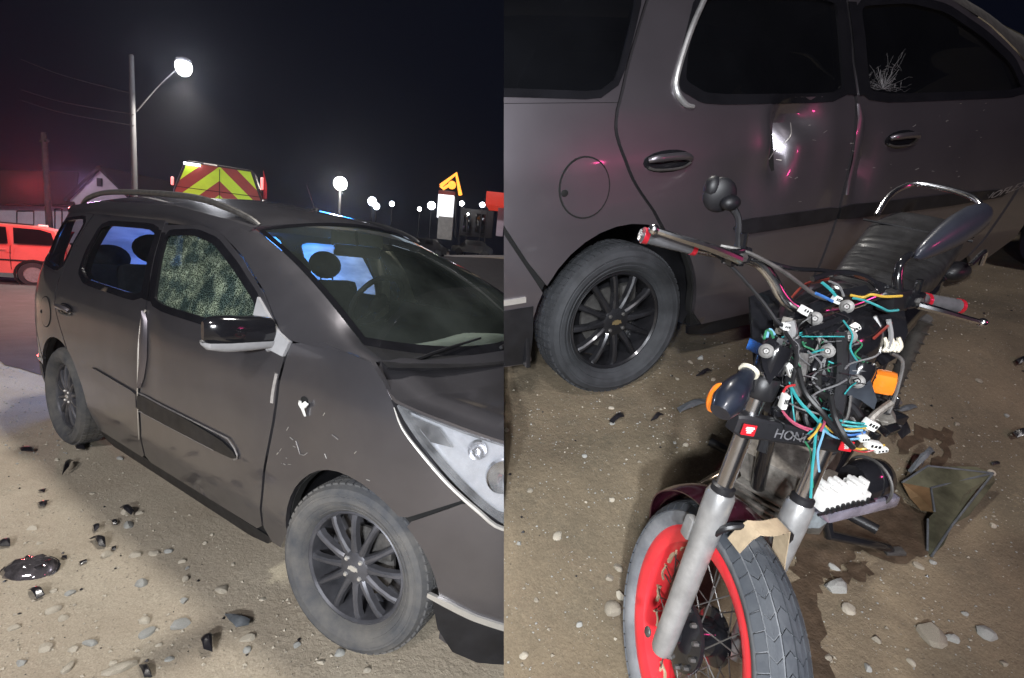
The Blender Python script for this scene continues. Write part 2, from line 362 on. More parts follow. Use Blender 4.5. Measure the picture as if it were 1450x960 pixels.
class Car:
    def __init__(s, root, zk=1.0, shear=0., dents=()):
        s.root = root; s.zk = zk; s.sh = shear; s.dents = dents
    def P(s, x, z, off=0., side=-1, raw=False):
        y = Yb(x, z) + off
        for dx, dz, rx, rz, dep in s.dents:
            if side < 0: y -= dep * math.exp(-((x - dx) / rx) ** 2 - ((z - dz) / rz) ** 2)
        return s.wz(x, y * side, z)
    def wz(s, x, y, z):
        if z > .32: z2 = .32 + (z - .32) * s.zk
        else: z2 = z
        if z > 1.08 and s.sh: x = x + s.sh * (z - 1.08) * max(0, min(1, 1 - (abs(x + 1.6) - 1.2) / .6))
        if s.sh: x = float(np.interp(x, [-9, -1.46, -.45, -.30, .12, .95], [-9, -1.46, -.25, .05, .90, 1.75]))
        return (x, y, z2)
    def panel(s, name, poly, m, parent=None, off=0., hole=None, sp=.05, rim=.018, gap=.0025, side=-1, ang=35, cut=None):
        parent = parent or s.root
        poly = inset(poly, gap) if gap else poly
        po = dens(poly, sp); hs = [dens(h, sp) for h in (hole or [])]
        pts = list(po); edges = [(i, (i + 1) % len(po)) for i in range(len(po))]
        for h in hs:
            b = len(pts); pts += h; edges += [(b + i, b + (i + 1) % len(h)) for i in range(len(h))]
        bd = np.array(pts); x0, z0 = bd.min(0); x1, z1 = bd.max(0)
        for gx in np.arange(x0 + sp / 2, x1, sp):
            for gz in np.arange(z0 + sp / 2, z1, sp):
                if inside((gx, gz), po) and not any(inside((gx, gz), h) for h in hs) and ((bd - (gx, gz)) ** 2).sum(1).min() > (.45 * sp) ** 2:
                    pts.append((gx, gz))
        vo, _, fo, _, _, _ = delaunay_2d_cdt([Vector(p) for p in pts], edges, [], 0, 1e-6)
        fs = []
        for f in fo:
            c = sum((vo[i] for i in f), Vector((0, 0))) / len(f)
            if inside(c, po) and not any(inside(c, h) for h in hs): fs.append(tuple(f))
        g = G(); g.add([s.P(v.x, v.y, off, side) for v in vo], fs)
        cnt = {}
        for f in fs:
            for a, b in zip(f, f[1:] + f[:1]): cnt.setdefault((min(a, b), max(a, b)), []).append((a, b))
        if rim:
            for k, e in cnt.items():
                if len(e) == 1:
                    a, b = vo[e[0][0]], vo[e[0][1]]
                    g.add([s.P(a.x, a.y, off, side), s.P(b.x, b.y, off, side), s.P(b.x, b.y, off - rim, side), s.P(a.x, a.y, off - rim, side)], [(0, 1, 2, 3)])
        me = bpy.data.meshes.new(name); me.from_pydata(g.v, [], g.f); me.materials.append(m)
        bm = bmesh.new(); bm.from_mesh(me)
        if rim: bmesh.ops.remove_doubles(bm, verts=bm.verts[:], dist=1e-5)
        bmesh.ops.recalc_face_normals(bm, faces=bm.faces[:])
        # face normals outwards
        big = max(bm.faces, key=lambda f: f.calc_area())
        if big.normal.y * side < 0: bmesh.ops.reverse_faces(bm, faces=bm.faces[:])
        for e in bm.edges:
            if len(e.link_faces) == 2 and e.calc_face_angle(0) > R_(ang): e.smooth = False
        for f in bm.faces: f.smooth = True
        bm.to_mesh(me); bm.free()
        return link(bpy.data.objects.new(name, me), parent)
    def surf(s, name, fn, nu, nv, m, parent=None, th=0.):
        g = G(); vs = [s.wz(*fn(i / nu, j / nv)) for i in range(nu + 1) for j in range(nv + 1)]
        fs = [(i * (nv + 1) + j, i * (nv + 1) + j + 1, (i + 1) * (nv + 1) + j + 1, (i + 1) * (nv + 1) + j) for i in range(nu) for j in range(nv)]
        g.add(vs, fs); return g.build(name, m, parent or s.root, solid=th)

def lerp(a, b, t): return a + (b - a) * t
def wheel(root, name, x, y, z, steer, camber, rubber, rimm, emb, phase=0., side=-1, detail=True):
    """a car wheel: the rim is the part, tyre, bolts and hub emblem are its pieces"""
    T = Matrix.Translation((x, y, z)) @ Matrix.Rotation(steer, 4, 'Z') @ Matrix.Rotation(camber, 4, 'X')
    if side > 0: T = T @ Matrix.Rotation(math.pi, 4, 'Z')
    # local: y=-1 points out of the car
    g = G()
    g.lathe([(.205, -.030), (.214, -.040), (.212, -.052), (.204, -.056), (.197, -.048), (.192, -.02), (.188, .08), (.205, .12)], 48, T)
    g.lathe([(.188, .06), (.06, .07), (.0001, .07)], 40, T)
    for k in range(12):
        a = R_(30 * k) + phase
        for w0, w1, y0, y1 in ((.021, .015, -.046, -.036),):
            ca, sa = math.cos(a), math.sin(a)
            secs = []
            for r, w, yo in ((.035, .020, -.044), (.075, .017, -.052), (.12, .0125, -.053), (.17, .0135, -.049), (.200, .017, -.040)):
                q = []
                for dw, dy in ((-1, .024), (-.8, .003), (-.35, -.004), (.35, -.004), (.8, .003), (1, .024)):
                    q.append((r * ca - dw * w * sa, yo + dy, r * sa + dw * w * ca))
                secs.append(q)
            g.loft(secs, T)
    g.lathe([(.062, -.030), (.060, -.050), (.050, -.056), (.0001, -.057)], 28, T)
    rim = g.build(name, rimm, root, ang=30)
    dk = G(); dk.lathe([(.05, .010), (.130, .010), (.130, .022), (.05, .022)], 36, T); dk.box((.09, .012, .085), (.07, .04, .10), T, bev=.012); dk.build('brake_disc', M['steel'], rim)
    t = G(); prof = [(.205, -.030), (.213, -.058), (.222, -.069), (.224, -.067), (.232, -.078), (.244, -.084), (.246, -.081), (.258, -.088), (.274, -.0885), (.276, -.0865), (.283, -.088), (.288, -.0835), (.300, -.078), (.309, -.062), (.3155, -.045), (.3165, 0), (.3155, .06), (.309, .085), (.29, .11), (.25, .115), (.205, .10)]
    t.lathe(prof, 72, T)
    if detail:
        for k in range(60):                       # shoulder tread blocks
            a0 = 6.28318 * k / 60; a1 = a0 + .072
            for h0, h1 in ((-.060, -.036), (-.030, -.004), (.002, .028), (.034, .06)):
                vs = []
                for rr in (.3135, .3205):
                    for a in (a0, a1):
                        for h in (h0, h1):
                            r2 = rr - (.004 if h < -.05 else 0); aa = a + h * .35
                            vs.append((r2 * math.cos(aa), h, r2 * math.sin(aa)))
                t.add(vs, [(4, 5, 7, 6), (0, 1, 5, 4), (2, 6, 7, 3), (0, 4, 6, 2), (1, 3, 7, 5)], T)
    t.build('tyre', rubber, rim, ang=28)
    for k in range(4):
        a = R_(90 * k + 45) + phase * 0; b = G()
        b.lathe([(.0088, -.045), (.0088, -.060), (.006, -.063), (.0001, -.063)], 6, T @ Matrix.Translation((.043 * math.cos(a), 0, .043 * math.sin(a))))
        b.build('bolt', M['emb_silver'] if emb is M['emb_silver'] else M['steel'], rim)
    e = G(); e.prism([(-.022, -.0065), (-.0075, -.0065), (-.0075, -.010), (.0105, -.010), (.0105, -.0065), (.022, -.0065), (.018, .0065), (.0075, .0065), (.0075, .010), (-.0105, .010), (-.0105, .0065), (-.018, .0065)], -.004,
                     T @ Matrix.Translation((0, -.0565, 0)) @ Matrix.Rotation(R_(0), 4, 'Y'), axis=1)
    e.build('emblem', emb, rim)
    return rim

def van(root, zk, shear, dents, which):
    c = Car(root, zk, shear, dents); A = which == 'A'
    pm = M['paint_dust'] if A else M['paint']
    sp = .05
    # dark inner shell seen through the gaps
    OUT = [(-.30, 1.03), (-.40, .19)] + arc(*FA, 180, 0, 14) + [(.50, .15), (.90, .15), (.90, .62), (.60, .68), (.3, .93), (.12, 1.07), (-.28, 1.05), (-.55, 1.23), (-.80, 1.35), (-1.05, 1.45), (-1.3, 1.485), (-2.6, 1.495), (-3.22, 1.48), (-3.36, 1.12), (-3.40, .25), (-3.0, .22)] + arc(*RA, 196, 0, 16) + [(-2.18, .17), (-.44, .17)]
    OUT = [OUT[0], OUT[1]] + OUT[2:]
    # order the outline: front arch -> nose -> roof -> rear -> rear arch -> sill
    c.panel('body', OUT, M['dark'], off=-.022, hole=[inset(WIN_F, -.006), inset(WIN_R, -.006), inset(WIN_Q, -.006)], sp=.1, rim=.03, gap=.0)
    fd = c.panel('front_door', DOOR_F, pm, hole=[WIN_F], sp=.04)
    rd = c.panel('rear_door', DOOR_R, pm, hole=[WIN_R], sp=.04 if A else .03)
    qp = c.panel('quarter_panel', QUART, pm, sp=sp, gap=.0004)
    c.panel('rear_pillar', DPIL, pm, hole=[WIN_Q], sp=.06, gap=.0004)
    c.panel('fender', FENDER, pm, sp=.035)
    rb = c.panel('rear_bumper', RBUMP, pm, sp=sp)
    fb = c.panel('front_bumper', FBUMP, pm, sp=sp)
    c.panel('sill', SILL, M['blackp'], off=-.012, sp=.1, gap=0)
    # window seals and glass
    sealm = M['blackg']
    for d, w, gm in ((fd, WIN_F, M['glass_shat'] if A else M['glass_dark']), (rd, WIN_R, M['glass_side'] if A else M['glass_dark'])):
        c.panel('window_seal', inset(w, -.022), sealm, d, off=.0025, hole=[inset(w, .012)], sp=.06, rim=.012, gap=0)
        gl = c.panel('window', w, gm, d, off=-.010, sp=.08, rim=0, gap=0)
        if d is fd:
            if A: gl['label'] = 'shattered greenish window glass'
            else:
                g = G(); x0, z0 = -1.33, 1.105; rs = random.Random(4)
                for k in range(46):
                    a = R_(-10 + 190 * k / 45 + rs.uniform(-3, 3)); L = .03 + .13 * rs.random() ** 1.6; r0 = rs.uniform(0, .035); pp = []
                    for t in np.linspace(0, 1, 6): pp.append((x0 + (r0 + L * t) * math.cos(a + rs.gauss(0, .05)), z0 + (r0 + L * t) * math.sin(a + rs.gauss(0, .05))))
                    pp = [w_ for w_ in pp if inside(w_, inset(WIN_F, .01))]
                    if len(pp) > 1: g.tube([c.P(w_[0], w_[1], -.007) for w_ in pp], .00022 + .0004 * rs.random() ** 3, 4)
                for k in range(60):
                    a = R_(rs.uniform(-10, 180)); r0 = rs.uniform(.015, .11); da = rs.uniform(.08, .3)
                    pp = [(x0 + r0 * math.cos(a + da * t) + rs.gauss(0, .001), z0 + r0 * math.sin(a + da * t) + rs.gauss(0, .001)) for t in (0, .5, 1)]
                    pp = [w_ for w_ in pp if inside(w_, inset(WIN_F, .01))]
                    if len(pp) > 1: g.tube([c.P(w_[0], w_[1], -.007) for w_ in pp], .00025, 4)
                g.build('glass_crack', M['greyp'], gl)
    c.panel('quarter_window', WIN_Q, M['glass_side'] if A else M['glass_dark'], off=-.006, sp=.1, rim=0, gap=0)
    c.panel('window_seal', inset(WIN_Q, -.014), sealm, off=.0025, hole=[inset(WIN_Q, .01)], sp=.08, rim=.012, gap=0)
    # black pillar trim between the two door windows
    c.panel('pillar_trim', [(-1.405, 1.085), (-1.458, 1.085), (-1.525, 1.21), (-1.625, 1.43), (-1.585, 1.43), (-1.475, 1.205)], M['blackg'], fd, off=.004, sp=.06, rim=.004, gap=.001)
    c.panel('pillar_trim', [(-1.468, 1.085), (-1.53, 1.09), (-1.615, 1.28), (-1.685, 1.445), (-1.64, 1.44), (-1.54, 1.21)], M['blackg'], rd, off=.004, sp=.06, rim=.004, gap=.001)
    if not A:      # bright bent frame behind the rear door glass
        g = G(); g.tube([c.P(x, z, .004) for x, z in ((-2.36, 1.46), (-2.415, 1.32), (-2.435, 1.18), (-2.42, 1.125), (-2.37, 1.085), (-2.33, 1.075))], [.010, .011, .011, .011, .010, .007], 8, smooth=5)
        g.build('window_frame', M['alu'], rd)
    # mouldings
    mf = c.panel('side_moulding', rnd([(-1.478, .605), (-1.0, .603), (-.68, .585), (-.58, .56), (-.555, .54), (-.60, .525), (-.7, .52), (-1.49, .515)], 1, .1) if A else rnd([(-1.478, .655), (-.80, .635), (-.44, .615), (-.41, .595), (-.44, .575), (-.80, .575), (-1.48, .595)], 1, .1), M['blackp'], fd, off=.010, sp=.06, rim=.012, gap=0)
    if A:
        for zz, nm in ((.609, 0), (.512, 1)):
            pts = [(-1.475 + .85 * i / 14, zz - (.0035 * i / 14 if nm == 0 else -.006 * i / 14)) for i in range(15)]
            if nm == 0: pts += [(-.575, .575), (-.555, .552), (-.56, .535), (-.585, .522)]
            else: pts = pts[:8] + pts[9:13]
            g = G(); g.tube([c.P(x, z, .006) for x, z in pts], .0038, 5)
            g.build('scraped_edge', M['primer'], fd)
    c.panel('side_moulding', rnd([(-1.497, .605), (-2.05, .63), (-2.09, .60), (-2.05, .565), (-1.507, .515)] if A else [(-1.49, .655), (-2.05, .66), (-2.10, .63), (-2.05, .60), (-1.497, .595)], 1, .1), M['paint_dust'] if A else M['blackp'], rd, off=.009, sp=.06, rim=.012, gap=0)
    if not A:
        P0 = Vector(c.P(-.62, .598, .0215)); P1 = Vector(c.P(-.44, .594, .0215)); ux = (P1 - P0).normalized(); uz = Vector((0, 0, 1)); uy = uz.cross(ux)
        T = Matrix.Translation(P0 * .5 + P1 * .5) @ Matrix((ux.to_4d() * 1, uz.to_4d(), (-uy).to_4d(), Vector((0, 0, 0, 1)))).transposed()
        T[0][3], T[1][3], T[2][3] = (P0 + P1) / 2; T[3] = (0, 0, 0, 1)
        text_mesh('lettering', 'ECONOFLEX', .038, M['alu'], mf, T)
    # door handles
    for d, x0, z0 in ((rd, -2.45, .905), (fd, -1.21, .905)):
        cup = G(); cup.ball((0, 0, 0), (.112, .006, .040), u=20, v=10)
        q = Vector(c.P(x0, z0, .0)); T = Matrix.Translation(q)
        if not (A and d is fd):
            h = cup.build('door_handle', M['blackg'], d, T=T)
            b = G(); b.tube([(-.095, -.010, .010), (-.06, -.026, .016), (.05, -.026, .016), (.092, -.012, .004)], [.010, .014, .014, .011], 10, smooth=5)
            b.build('grip', M['paint'], h, T=T)
            b = G(); b.tube([(-.09, -.008, -.016), (-.05, -.012, -.026), (.05, -.012, -.026), (.095, -.010, -.010)], .005, 6, smooth=5)
            b.build('handle_edge', M['steel'], h, T=T)
    # wheel wells, floor
    for n_, (cx, cz, r) in (('wheel_well', FA), ('wheel_well', RA)):
        g = G(); a = arc(cx, cz, r + .02, -15, 195, 20)
        g.loft([[c.P(x, max(z, .1), -.035) for x, z in a], [(x, -.42, z) for x, z in a]], closed=False)
        g.add([(x, -.42, z) for x, z in a], [tuple(range(len(a)))])
        g.build(n_, M['blackp'], root)
    g = G(); g.box((-1.35, 0, .25), (1.7, 1.46, .12), bev=.02); g.box((-1.4, 0, .27), (4.0, .7, .12), bev=.02); g.build('underbody', M['dark'], root)
    # wheels
    if A:
        wheel(root, 'front_wheel', .125, -.770, .317, R_(11), R_(-1.7), M['rubber_dusty'], M['rim_dusty'], M['emb_silver'], .12)
    else:
        wheel(root, 'front_wheel', .90, -.765, .317, 0, 0, M['rubber'], M['rim'], M['gold'], .1)
    wheel(root, 'rear_wheel', -2.62, -.765, .317, 0, 0, M['rubber_dusty'] if A else M['rubber'], M['rim_dusty'] if A else M['rim'], M['emb_silver'] if A else M['gold'], .26 if A else .02)
    # roof, rails, windshield, hood
    def yr(x): return float(np.interp(x, [-3.45, -3.2, -2.6, -1.6, -1.1, -.9], [.54, .60, .628, .635, .62, .585]))
    def ze(x): return float(np.interp(x, [-3.45, -3.2, -2.6, -1.6, -1.1, -.9], [1.46, 1.535, 1.575, 1.575, 1.525, 1.49]))
    def roof(u, v):
        t = v * 2 - 1; xf = -.86 - .09 * t * t; x = lerp(xf, -3.40, u); 
        crown = float(np.interp(x, [-3.4, -3.1, -2.4, -1.6, -1.2, -.86], [.05, .085, .10, .10, .095, .075]))
        return (x, yr(x) * t, ze(x) + crown * (1 - abs(t) ** 2.4))
    c.surf('roof', roof, 34, 24, pm, th=.012)
    # cantrail between doors and roof
    g = G(); ca = [(-3.40, 1.45), (-3.25, 1.492), (-2.6, 1.506), (-1.65, 1.503), (-1.30, 1.497), (-1.05, 1.462), (-.92, 1.415)]
    xs = np.linspace(-3.38, -.93, 32)
    secs = []
    for x in xs:
        zb = float(np.interp(x, [p[0] for p in ca], [p[1] for p in ca])) - .022; yb = -Yb(x, zb) + .006
        yt, zt = -yr(x), ze(x)
        secs.append([c.wz(x, lerp(yb, yt, t) - .012 * math.sin(math.pi * t), lerp(zb, zt, t)) for t in (0, .25, .5, .75, 1)])
    g.loft(secs, closed=False); g.build('roof_side', pm, root)
    g = G(); pts = [c.wz(x, -yr(x) * .93, ze(x) + .012 + h) for x, h in ((-3.10, .0), (-2.95, .035), (-2.6, .05), (-2.0, .055), (-1.5, .05), (-1.2, .038), (-1.02, .018), (-.95, .0))]
    g.tube(pts, [.010, .016, .017, .017, .017, .017, .015, .010], 8, smooth=5); g.build('roof_rail', M['steel'] if A else M['blackp'], root)
    g = G(); pts = [(p[0], -p[1], p[2]) for p in pts]; g.tube(pts, .016, 8, smooth=4); g.build('roof_rail', M['blackp'], root)
    def wsb(y): k = (y / .7) ** 2; return (.10 - .12 * k, y, 1.025 + .08 * k)
    def wst(y): k = (y / .58) ** 2; return (-.86 - .09 * k, y, 1.575 - .085 * k)
    def ws(u, v, k=1.0):
        t = v * 2 - 1; b = wsb(.70 * t * k); h = wst(.575 * t * k); bul = .035 * math.sin(math.pi * u)
        return tuple(lerp(p, q, u) for p, q in zip(b, h))[:2] + (lerp(b[2], h[2], u) + bul,)
    wsp = c.surf('windshield', ws, 14, 20, M['glass'])
    # black band round the glass
    g = G()
    def wpt(u, v, off=.003):
        x, y, z = ws(u, v); return c.wz(x + off * .5, y, z + off)
    for (a0, a1) in (((.0, 0), (1, 0)), ((0, 1), (1, 1))):
        v0 = a0[1]; v1 = .022 if v0 == 0 else .978
        g.loft([[wpt(u, v0), wpt(u, v1)] for u in np.linspace(0, 1, 15)], closed=False)
    g.loft([[wpt(.965, v), wpt(1.0, v)] for v in np.linspace(0, 1, 25)], closed=False)
    g.loft([[wpt(-.01, v), wpt(.045, v)] for v in np.linspace(0, 1, 25)], closed=False)
    g.build('windshield_seal', M['blackg'], wsp)
    # front pillar: from windshield edge to door frame
    for sd in (-1, 1):
        g = G(); n = 18; secs = []
        dpts = [(-1.08, 1.463), (-.80, 1.366), (-.55, 1.241), (-.36, 1.106), (-.27, 1.082), (.06, 1.098)]
        dl = [Vector((p[0], p[1])) for p in dpts]
        for i in range(n + 1):
            u = i / n; a = Vector(ws(1 - u, 0)); 
            L = u * (len(dl) - 1); k = min(int(L), len(dl) - 2); d2 = dl[k].lerp(dl[k + 1], L - k)
            b = Vector((d2.x, -Yb(d2.x, d2.y), d2.y)); q = []
            for t in np.linspace(0, 1, 6):
                p = a.lerp(b, t); bl = .016 * math.sin(math.pi * t); p += Vector((bl * .5, -bl * .7, bl * .7))
                q.append(c.wz(p.x, p.y * (-sd), p.z))
            secs.append(q)
        secs.append([c.wz(lerp(.13, .168, t), lerp(-.72, -.815, t) * (-sd), lerp(1.075, 1.084, t)) for t in np.linspace(0, 1, 6)])
        g.loft(secs, closed=False); g.build('front_pillar', pm if A else M['steel'], root)
    def hood(u, v):
        t = v * 2 - 1; x = lerp(.165, .90, u)
        zed = float(np.interp(x, [.12, .165, .29, .49, .65, .8, .9], [1.095, 1.088, .988, .952, .917, .868, .808])); ye = Yb(x, zed)
        x2 = x + .0 * t; y = ye * t
        crest = .012 * math.exp(-((abs(t) - .80) / .06) ** 2)
        zc = zed - .03 * (1 - u) * (1 - abs(t) ** 4) + .055 * u * (1 - t * t) + crest
        xb = lerp(.0, 1, min(1, u * 3)); x2 = x + (1 - min(1, u * 3)) * (.02 + .05 * (1 - t * t))
        if u < .15: x2 = lerp(.135 + .06 * (1 - t * t), x2, u / .15)
        return (x2, y, zc)
    c.surf('hood', hood, 30, 34, pm, th=.012)
    g = G(); g.loft([[c.wz(*wsb(.70 * t)), c.wz(.20 + .06 * (1 - t * t), .78 * t, 1.02 + .05 * t * t)] for t in np.linspace(-1, 1, 21)], closed=False)
    cw = g.build('cowl', M['blackp'], root, solid=.01)
    for y0, y1 in ((-.62, -.05), (-.02, .55)):
        b = G(); b.tube([c.wz(.15, y0, 1.06), c.wz(.08, (y0 + y1) / 2, 1.07), c.wz(.05, y1, 1.09)], [.009, .007, .005], 6, smooth=4); b.build('wiper', M['blackp'], cw)
    # headlight
    if A:
        hl = c.panel('headlight', HLAMP, M['reflector'], off=-.035, sp=.03, gap=0, rim=.03)
        c.panel('lens', inset(HLAMP, .004), M['lens'], hl, off=.003, sp=.05, rim=.012, gap=0)
        c.panel('lens_trim', HLAMP, M['blackp'], hl, off=-.004, hole=[inset(HLAMP, .012)], sp=.06, rim=.02, gap=.001)
        b = G(); b.tube([c.P(x, z, .006) for x, z in ((.30, .965), (.345, .905), (.42, .835), (.51, .755), (.60, .682), (.67, .632), (.78, .635))], [.002, .004, .006, .007, .008, .008, .008], 6, smooth=4); b.build('chrome_edge', M['emb_silver'], hl)
        for x, z, r in ((.64, .80, .055), (.56, .875, .03), (.76, .77, .055)):
            q = Vector(c.P(x, z, -.03)); b = G(); b.lathe([(.001, -.004), (r * .5, -.008), (r * .85, -.018), (r, -.026), (r * 1.04, -.01)], 24, Matrix.Translation(q) @ Matrix.Rotation(R_(42), 4, 'Z')); b.build('bulb_bowl', M['chrome'], hl)
        b = G(); b.add([c.P(x, z, -.012) for x, z in ((.345, .945), (.45, .925), (.50, .87), (.43, .875))], [(0, 1, 2, 3)]); b.build('side_marker', M['blackg'], hl, solid=.008)
        st = c.panel('chrome_strip', rnd([(.46, .355), (.52, .335), (.60, .295), (.70, .262), (.90, .25), (.90, .225), (.70, .235), (.59, .272), (.50, .315), (.455, .335)], 1, .1), M['emb_silver'], fb, off=.010, sp=.05, rim=.012, gap=0)
        lw = c.panel('lower_valance', [(.47, .33), (.52, .31), (.60, .27), (.72, .235), (.90, .22), (.90, .10), (.6, .085), (.52, .11), (.475, .2)], M['blackp'], fb, off=.006, sp=.05, gap=0)
    # rear details
    c.panel('chrome_strip', [(-3.03, .495), (-3.40, .485), (-3.40, .465), (-3.03, .475)], M['emb_silver'], rb, off=.008, sp=.06, rim=.01, gap=0)
    c.panel('lower_valance', [(-3.0, .455), (-3.42, .445), (-3.42, .22), (-3.0, .205)], M['blackp'], rb, off=.004, sp=.06, gap=0)
    g = G(); g.box((-3.02, -.72, .33), (.02, .20, .26), bev=.006); g.build('mud_flap', M['blackp'], root)
    fl = c.panel('fuel_flap', [(-2.80 + .095 * math.cos(t * .2094), .845 + .095 * math.sin(t * .2094)) for t in range(30)], pm, qp, off=.0035, sp=.03, rim=.012, gap=0)
    g = G(); g.tube([c.P(-2.80 + .098 * math.cos(t * .1745), .845 + .098 * math.sin(t * .1745), .0005) for t in range(37)], .0030, 5, cap=False); g.build('gap_ring', M['dark'], fl)
    g = G(); g.ball(c.P(-2.88, .835, .004), (.014, .004, .012)); g.build('flap_notch', M['dark'], fl)
    tl = c.panel('tail_light', [(-3.30, .84), (-3.40, .84), (-3.40, 1.35), (-3.33, 1.3)], M['redp'], off=.006, sp=.06, gap=0)
    def gate(u, v):
        t = v * 2 - 1; z = lerp(.25, 1.47, u); return (-3.43 + .10 * max(0, (z - 1.0) / .5) ** 2 - .05 * (1 - t * t), Yb(-3.43, z) * t, z)
    c.surf('tailgate', (lambda u, v: gate(u * .66, v)) if A else gate, 16, 12, pm, th=.01)
    if A:
        g = G(); g.add([(-3.43 - .06, y, z) if False else (gate((z - .25) / 1.22, (y / Yb(-3.43, z) + 1) / 2)[0] + (.02), y, z) for y, z in ((-.5, 1.10), (.5, 1.10), (.42, 1.42), (-.42, 1.42))], [(0, 1, 2, 3)]); g.build('rear_window', M['milky'], root)
    # far side: same door line with window openings
    FAR = [(.5, .2), (.5, .8), (.15, 1.06), (-.28, 1.05), (-.55, 1.23), (-.80, 1.35), (-1.05, 1.45), (-1.3, 1.49), (-2.6, 1.50), (-3.22, 1.48), (-3.38, 1.12), (-3.40, .25)]
    fs_ = c.panel('far_side_panel', FAR, pm, side=1, hole=[WIN_F, WIN_R, WIN_Q], sp=.12)
    for w in (WIN_F, WIN_R, WIN_Q): c.panel('far_window', w, M['milky'] if A and w is not WIN_F else M['glass_dark'], fs_, off=-.01, side=1, sp=.15, rim=0, gap=0)
    # interior
    if A:
        def seat(x, y, hgt=.62):
            g = G(); g.box((x - .02, y, .52), (.50, .48, .16), bev=.06); T = Matrix.Translation((x - .28, y, .60)) @ Matrix.Rotation(R_(-14), 4, 'Y')
            g.box((0, 0, .30), (.14, .46, hgt), T, bev=.06); st = g.build('seat', M['fabric'], root)
            h = G(); h.ball((0, 0, hgt + .10), (.055, .135, .10), T); h.tube([(0, -.05, hgt - .05), (0, -.05, hgt + .06)], .006, 6, T=T); h.tube([(0, .05, hgt - .05), (0, .05, hgt + .06)], .006, 6, T=T)
            h.build('headrest', M['fabric'], st)
        seat(-.66, -.28); seat(-1.25, .40); seat(-2.05, -.36); seat(-2.05, .36); seat(-2.05, 0)
        seat(-2.8, -.36, .5); seat(-2.8, .36, .5)
        g = G(); secs = []
        for t in np.linspace(-1, 1, 17):
            y = .70 * t; hump = .03 * math.exp(-((y - .36) / .2) ** 2)
            secs.append([(.08 - .12 * t * t, y, .99 + .05 * t * t), (-.18, y, 1.015 + hump), (-.36, y, .99 + hump), (-.45, y, .90), (-.40, y, .70), (-.30, y, .55)])
        g.loft([[c.wz(*p) for p in q] for q in secs], closed=False); g.build('dashboard', M['dash'], root)
        T = Matrix.Translation((-.93, .20, 1.13)) @ Matrix.Rotation(R_(-62), 4, 'Y')
        g = G(); n = 28
        g.tube([(.185 * math.cos(6.2832 * k / n), .185 * math.sin(6.2832 * k / n), 0) for k in range(n + 1)], .016, 8, cap=False, T=T)
        for a in (0, 120, 240): g.tube([(0, 0, -.02), (.185 * math.cos(R_(a + 90)), .185 * math.sin(R_(a + 90)), 0)], .014, 6, T=T)
        g.ball((0, 0, -.01), (.07, .07, .03), T); g.build('steering_wheel', mat('steering_rim', (.05, .05, .055), .5, 0, .1, 20), root)
        g = G(); g.tube([c.wz(-.86, -.05, 1.54), c.wz(-.84, -.05, 1.45)], .008, 6); g.box((0, 0, 0), (.03, .25, .066), Matrix.Translation(c.wz(-.84, -.05, 1.43)) @ Matrix.Rotation(R_(-35), 4, 'Z'), bev=.02); g.build('rear_view_mirror', M['blackg'], root)
        g = G(); g.box((0, 0, 0), (.02, .30, .085), Matrix.Translation(c.wz(-1.02, .10, 1.492)) @ Matrix.Rotation(R_(-30), 4, 'Z') @ Matrix.Rotation(R_(-15), 4, 'Y'), bev=.006); g.build('sun_visor', M['cream'], root)
        g = G(); g.tube([(-1.42, .70, .92), (-1.40, .68, 1.2), (-1.50, .60, 1.50)], .05, 8); g.build('pillar_lining', M['cream'], root); g = G(); g.tube([(-1.40, -.66, 1.02), (-1.46, -.63, 1.25), (-1.55, -.58, 1.50)], .035, 8); g.build('pillar_lining', M['cream'], root)
        g = G(); g.tube([(-1.36, -.60, 1.40), (-1.20, -.50, 1.1), (-1.05, -.42, .75)], .012, 6); g.build('seat_belt', M['blackp'], root)
        # mirror
        T = Matrix.Translation(c.wz(-.44, -.935, 1.10)) @ Matrix.Rotation(R_(-8), 4, 'Z')
        g = G(); secs = []
        for t, sx, sz, oz in ((-1, .25, .55, .01), (-.85, .62, .8, .01), (-.5, .9, .97, .005), (0, 1, 1, 0), (.5, 1, 1, 0), (.9, .9, .92, -.004), (1, .6, .7, -.006)):
            secs.append([(.058 * sx * math.copysign(abs(math.cos(a)) ** .7, math.cos(a)) + .01, t * .125, .062 * sz * math.copysign(abs(math.sin(a)) ** .7, math.sin(a)) + oz) for a in np.linspace(0, 6.2832, 18, endpoint=False)])
        g.loft(secs); mi = g.build('wing_mirror', M['blackg'], root, T=T)
        g = G(); secs = []
        for t, sx, sz in ((-1.02, .35, .3), (-.9, .75, .7), (-.4, 1, 1), (.2, 1.0, 1.0), (.8, 1, .9), (1.15, .7, .6)):
            secs.append([(.060 * sx * math.cos(a) + .01, t * .125, -.030 - .042 * sz * (1 if math.sin(a) < 0 else .25) * abs(math.sin(a)) ** .7 * 1.0) for a in np.linspace(0, 6.2832, 18, endpoint=False)])
        g.loft(secs); g.tube([(.01, .10, -.05), (.05, .16, -.035), (.075, .19, -.03)], [.035, .032, .03], 10, smooth=4); g.build('mirror_base', M['greyp'], mi, T=T)
        tri = [(-.545, 1.235), (-.52, 1.06), (-.30, 1.025), (-.285, 1.075), (-.36, 1.10)]
        c.panel('mirror_plate', [(-.565, 1.215), (-.53, 1.05), (-.30, 1.020), (-.275, 1.08), (-.37, 1.11)], M['greyp'], fd, off=.012, sp=.04, rim=.014, gap=0)
        # collision damage: buckled rear edge of the front door, hole and clip in the fender
        g = G(); secs = []
        for z, w in ((1.035, .010), (.99, .050), (.90, .075), (.80, .070), (.70, .045), (.64, .012)):
            x0 = -1.470; secs.append([c.P(x0 + w * t, z, .004 + .016 * math.sin(math.pi * t)) for t in np.linspace(0, 1, 6)])
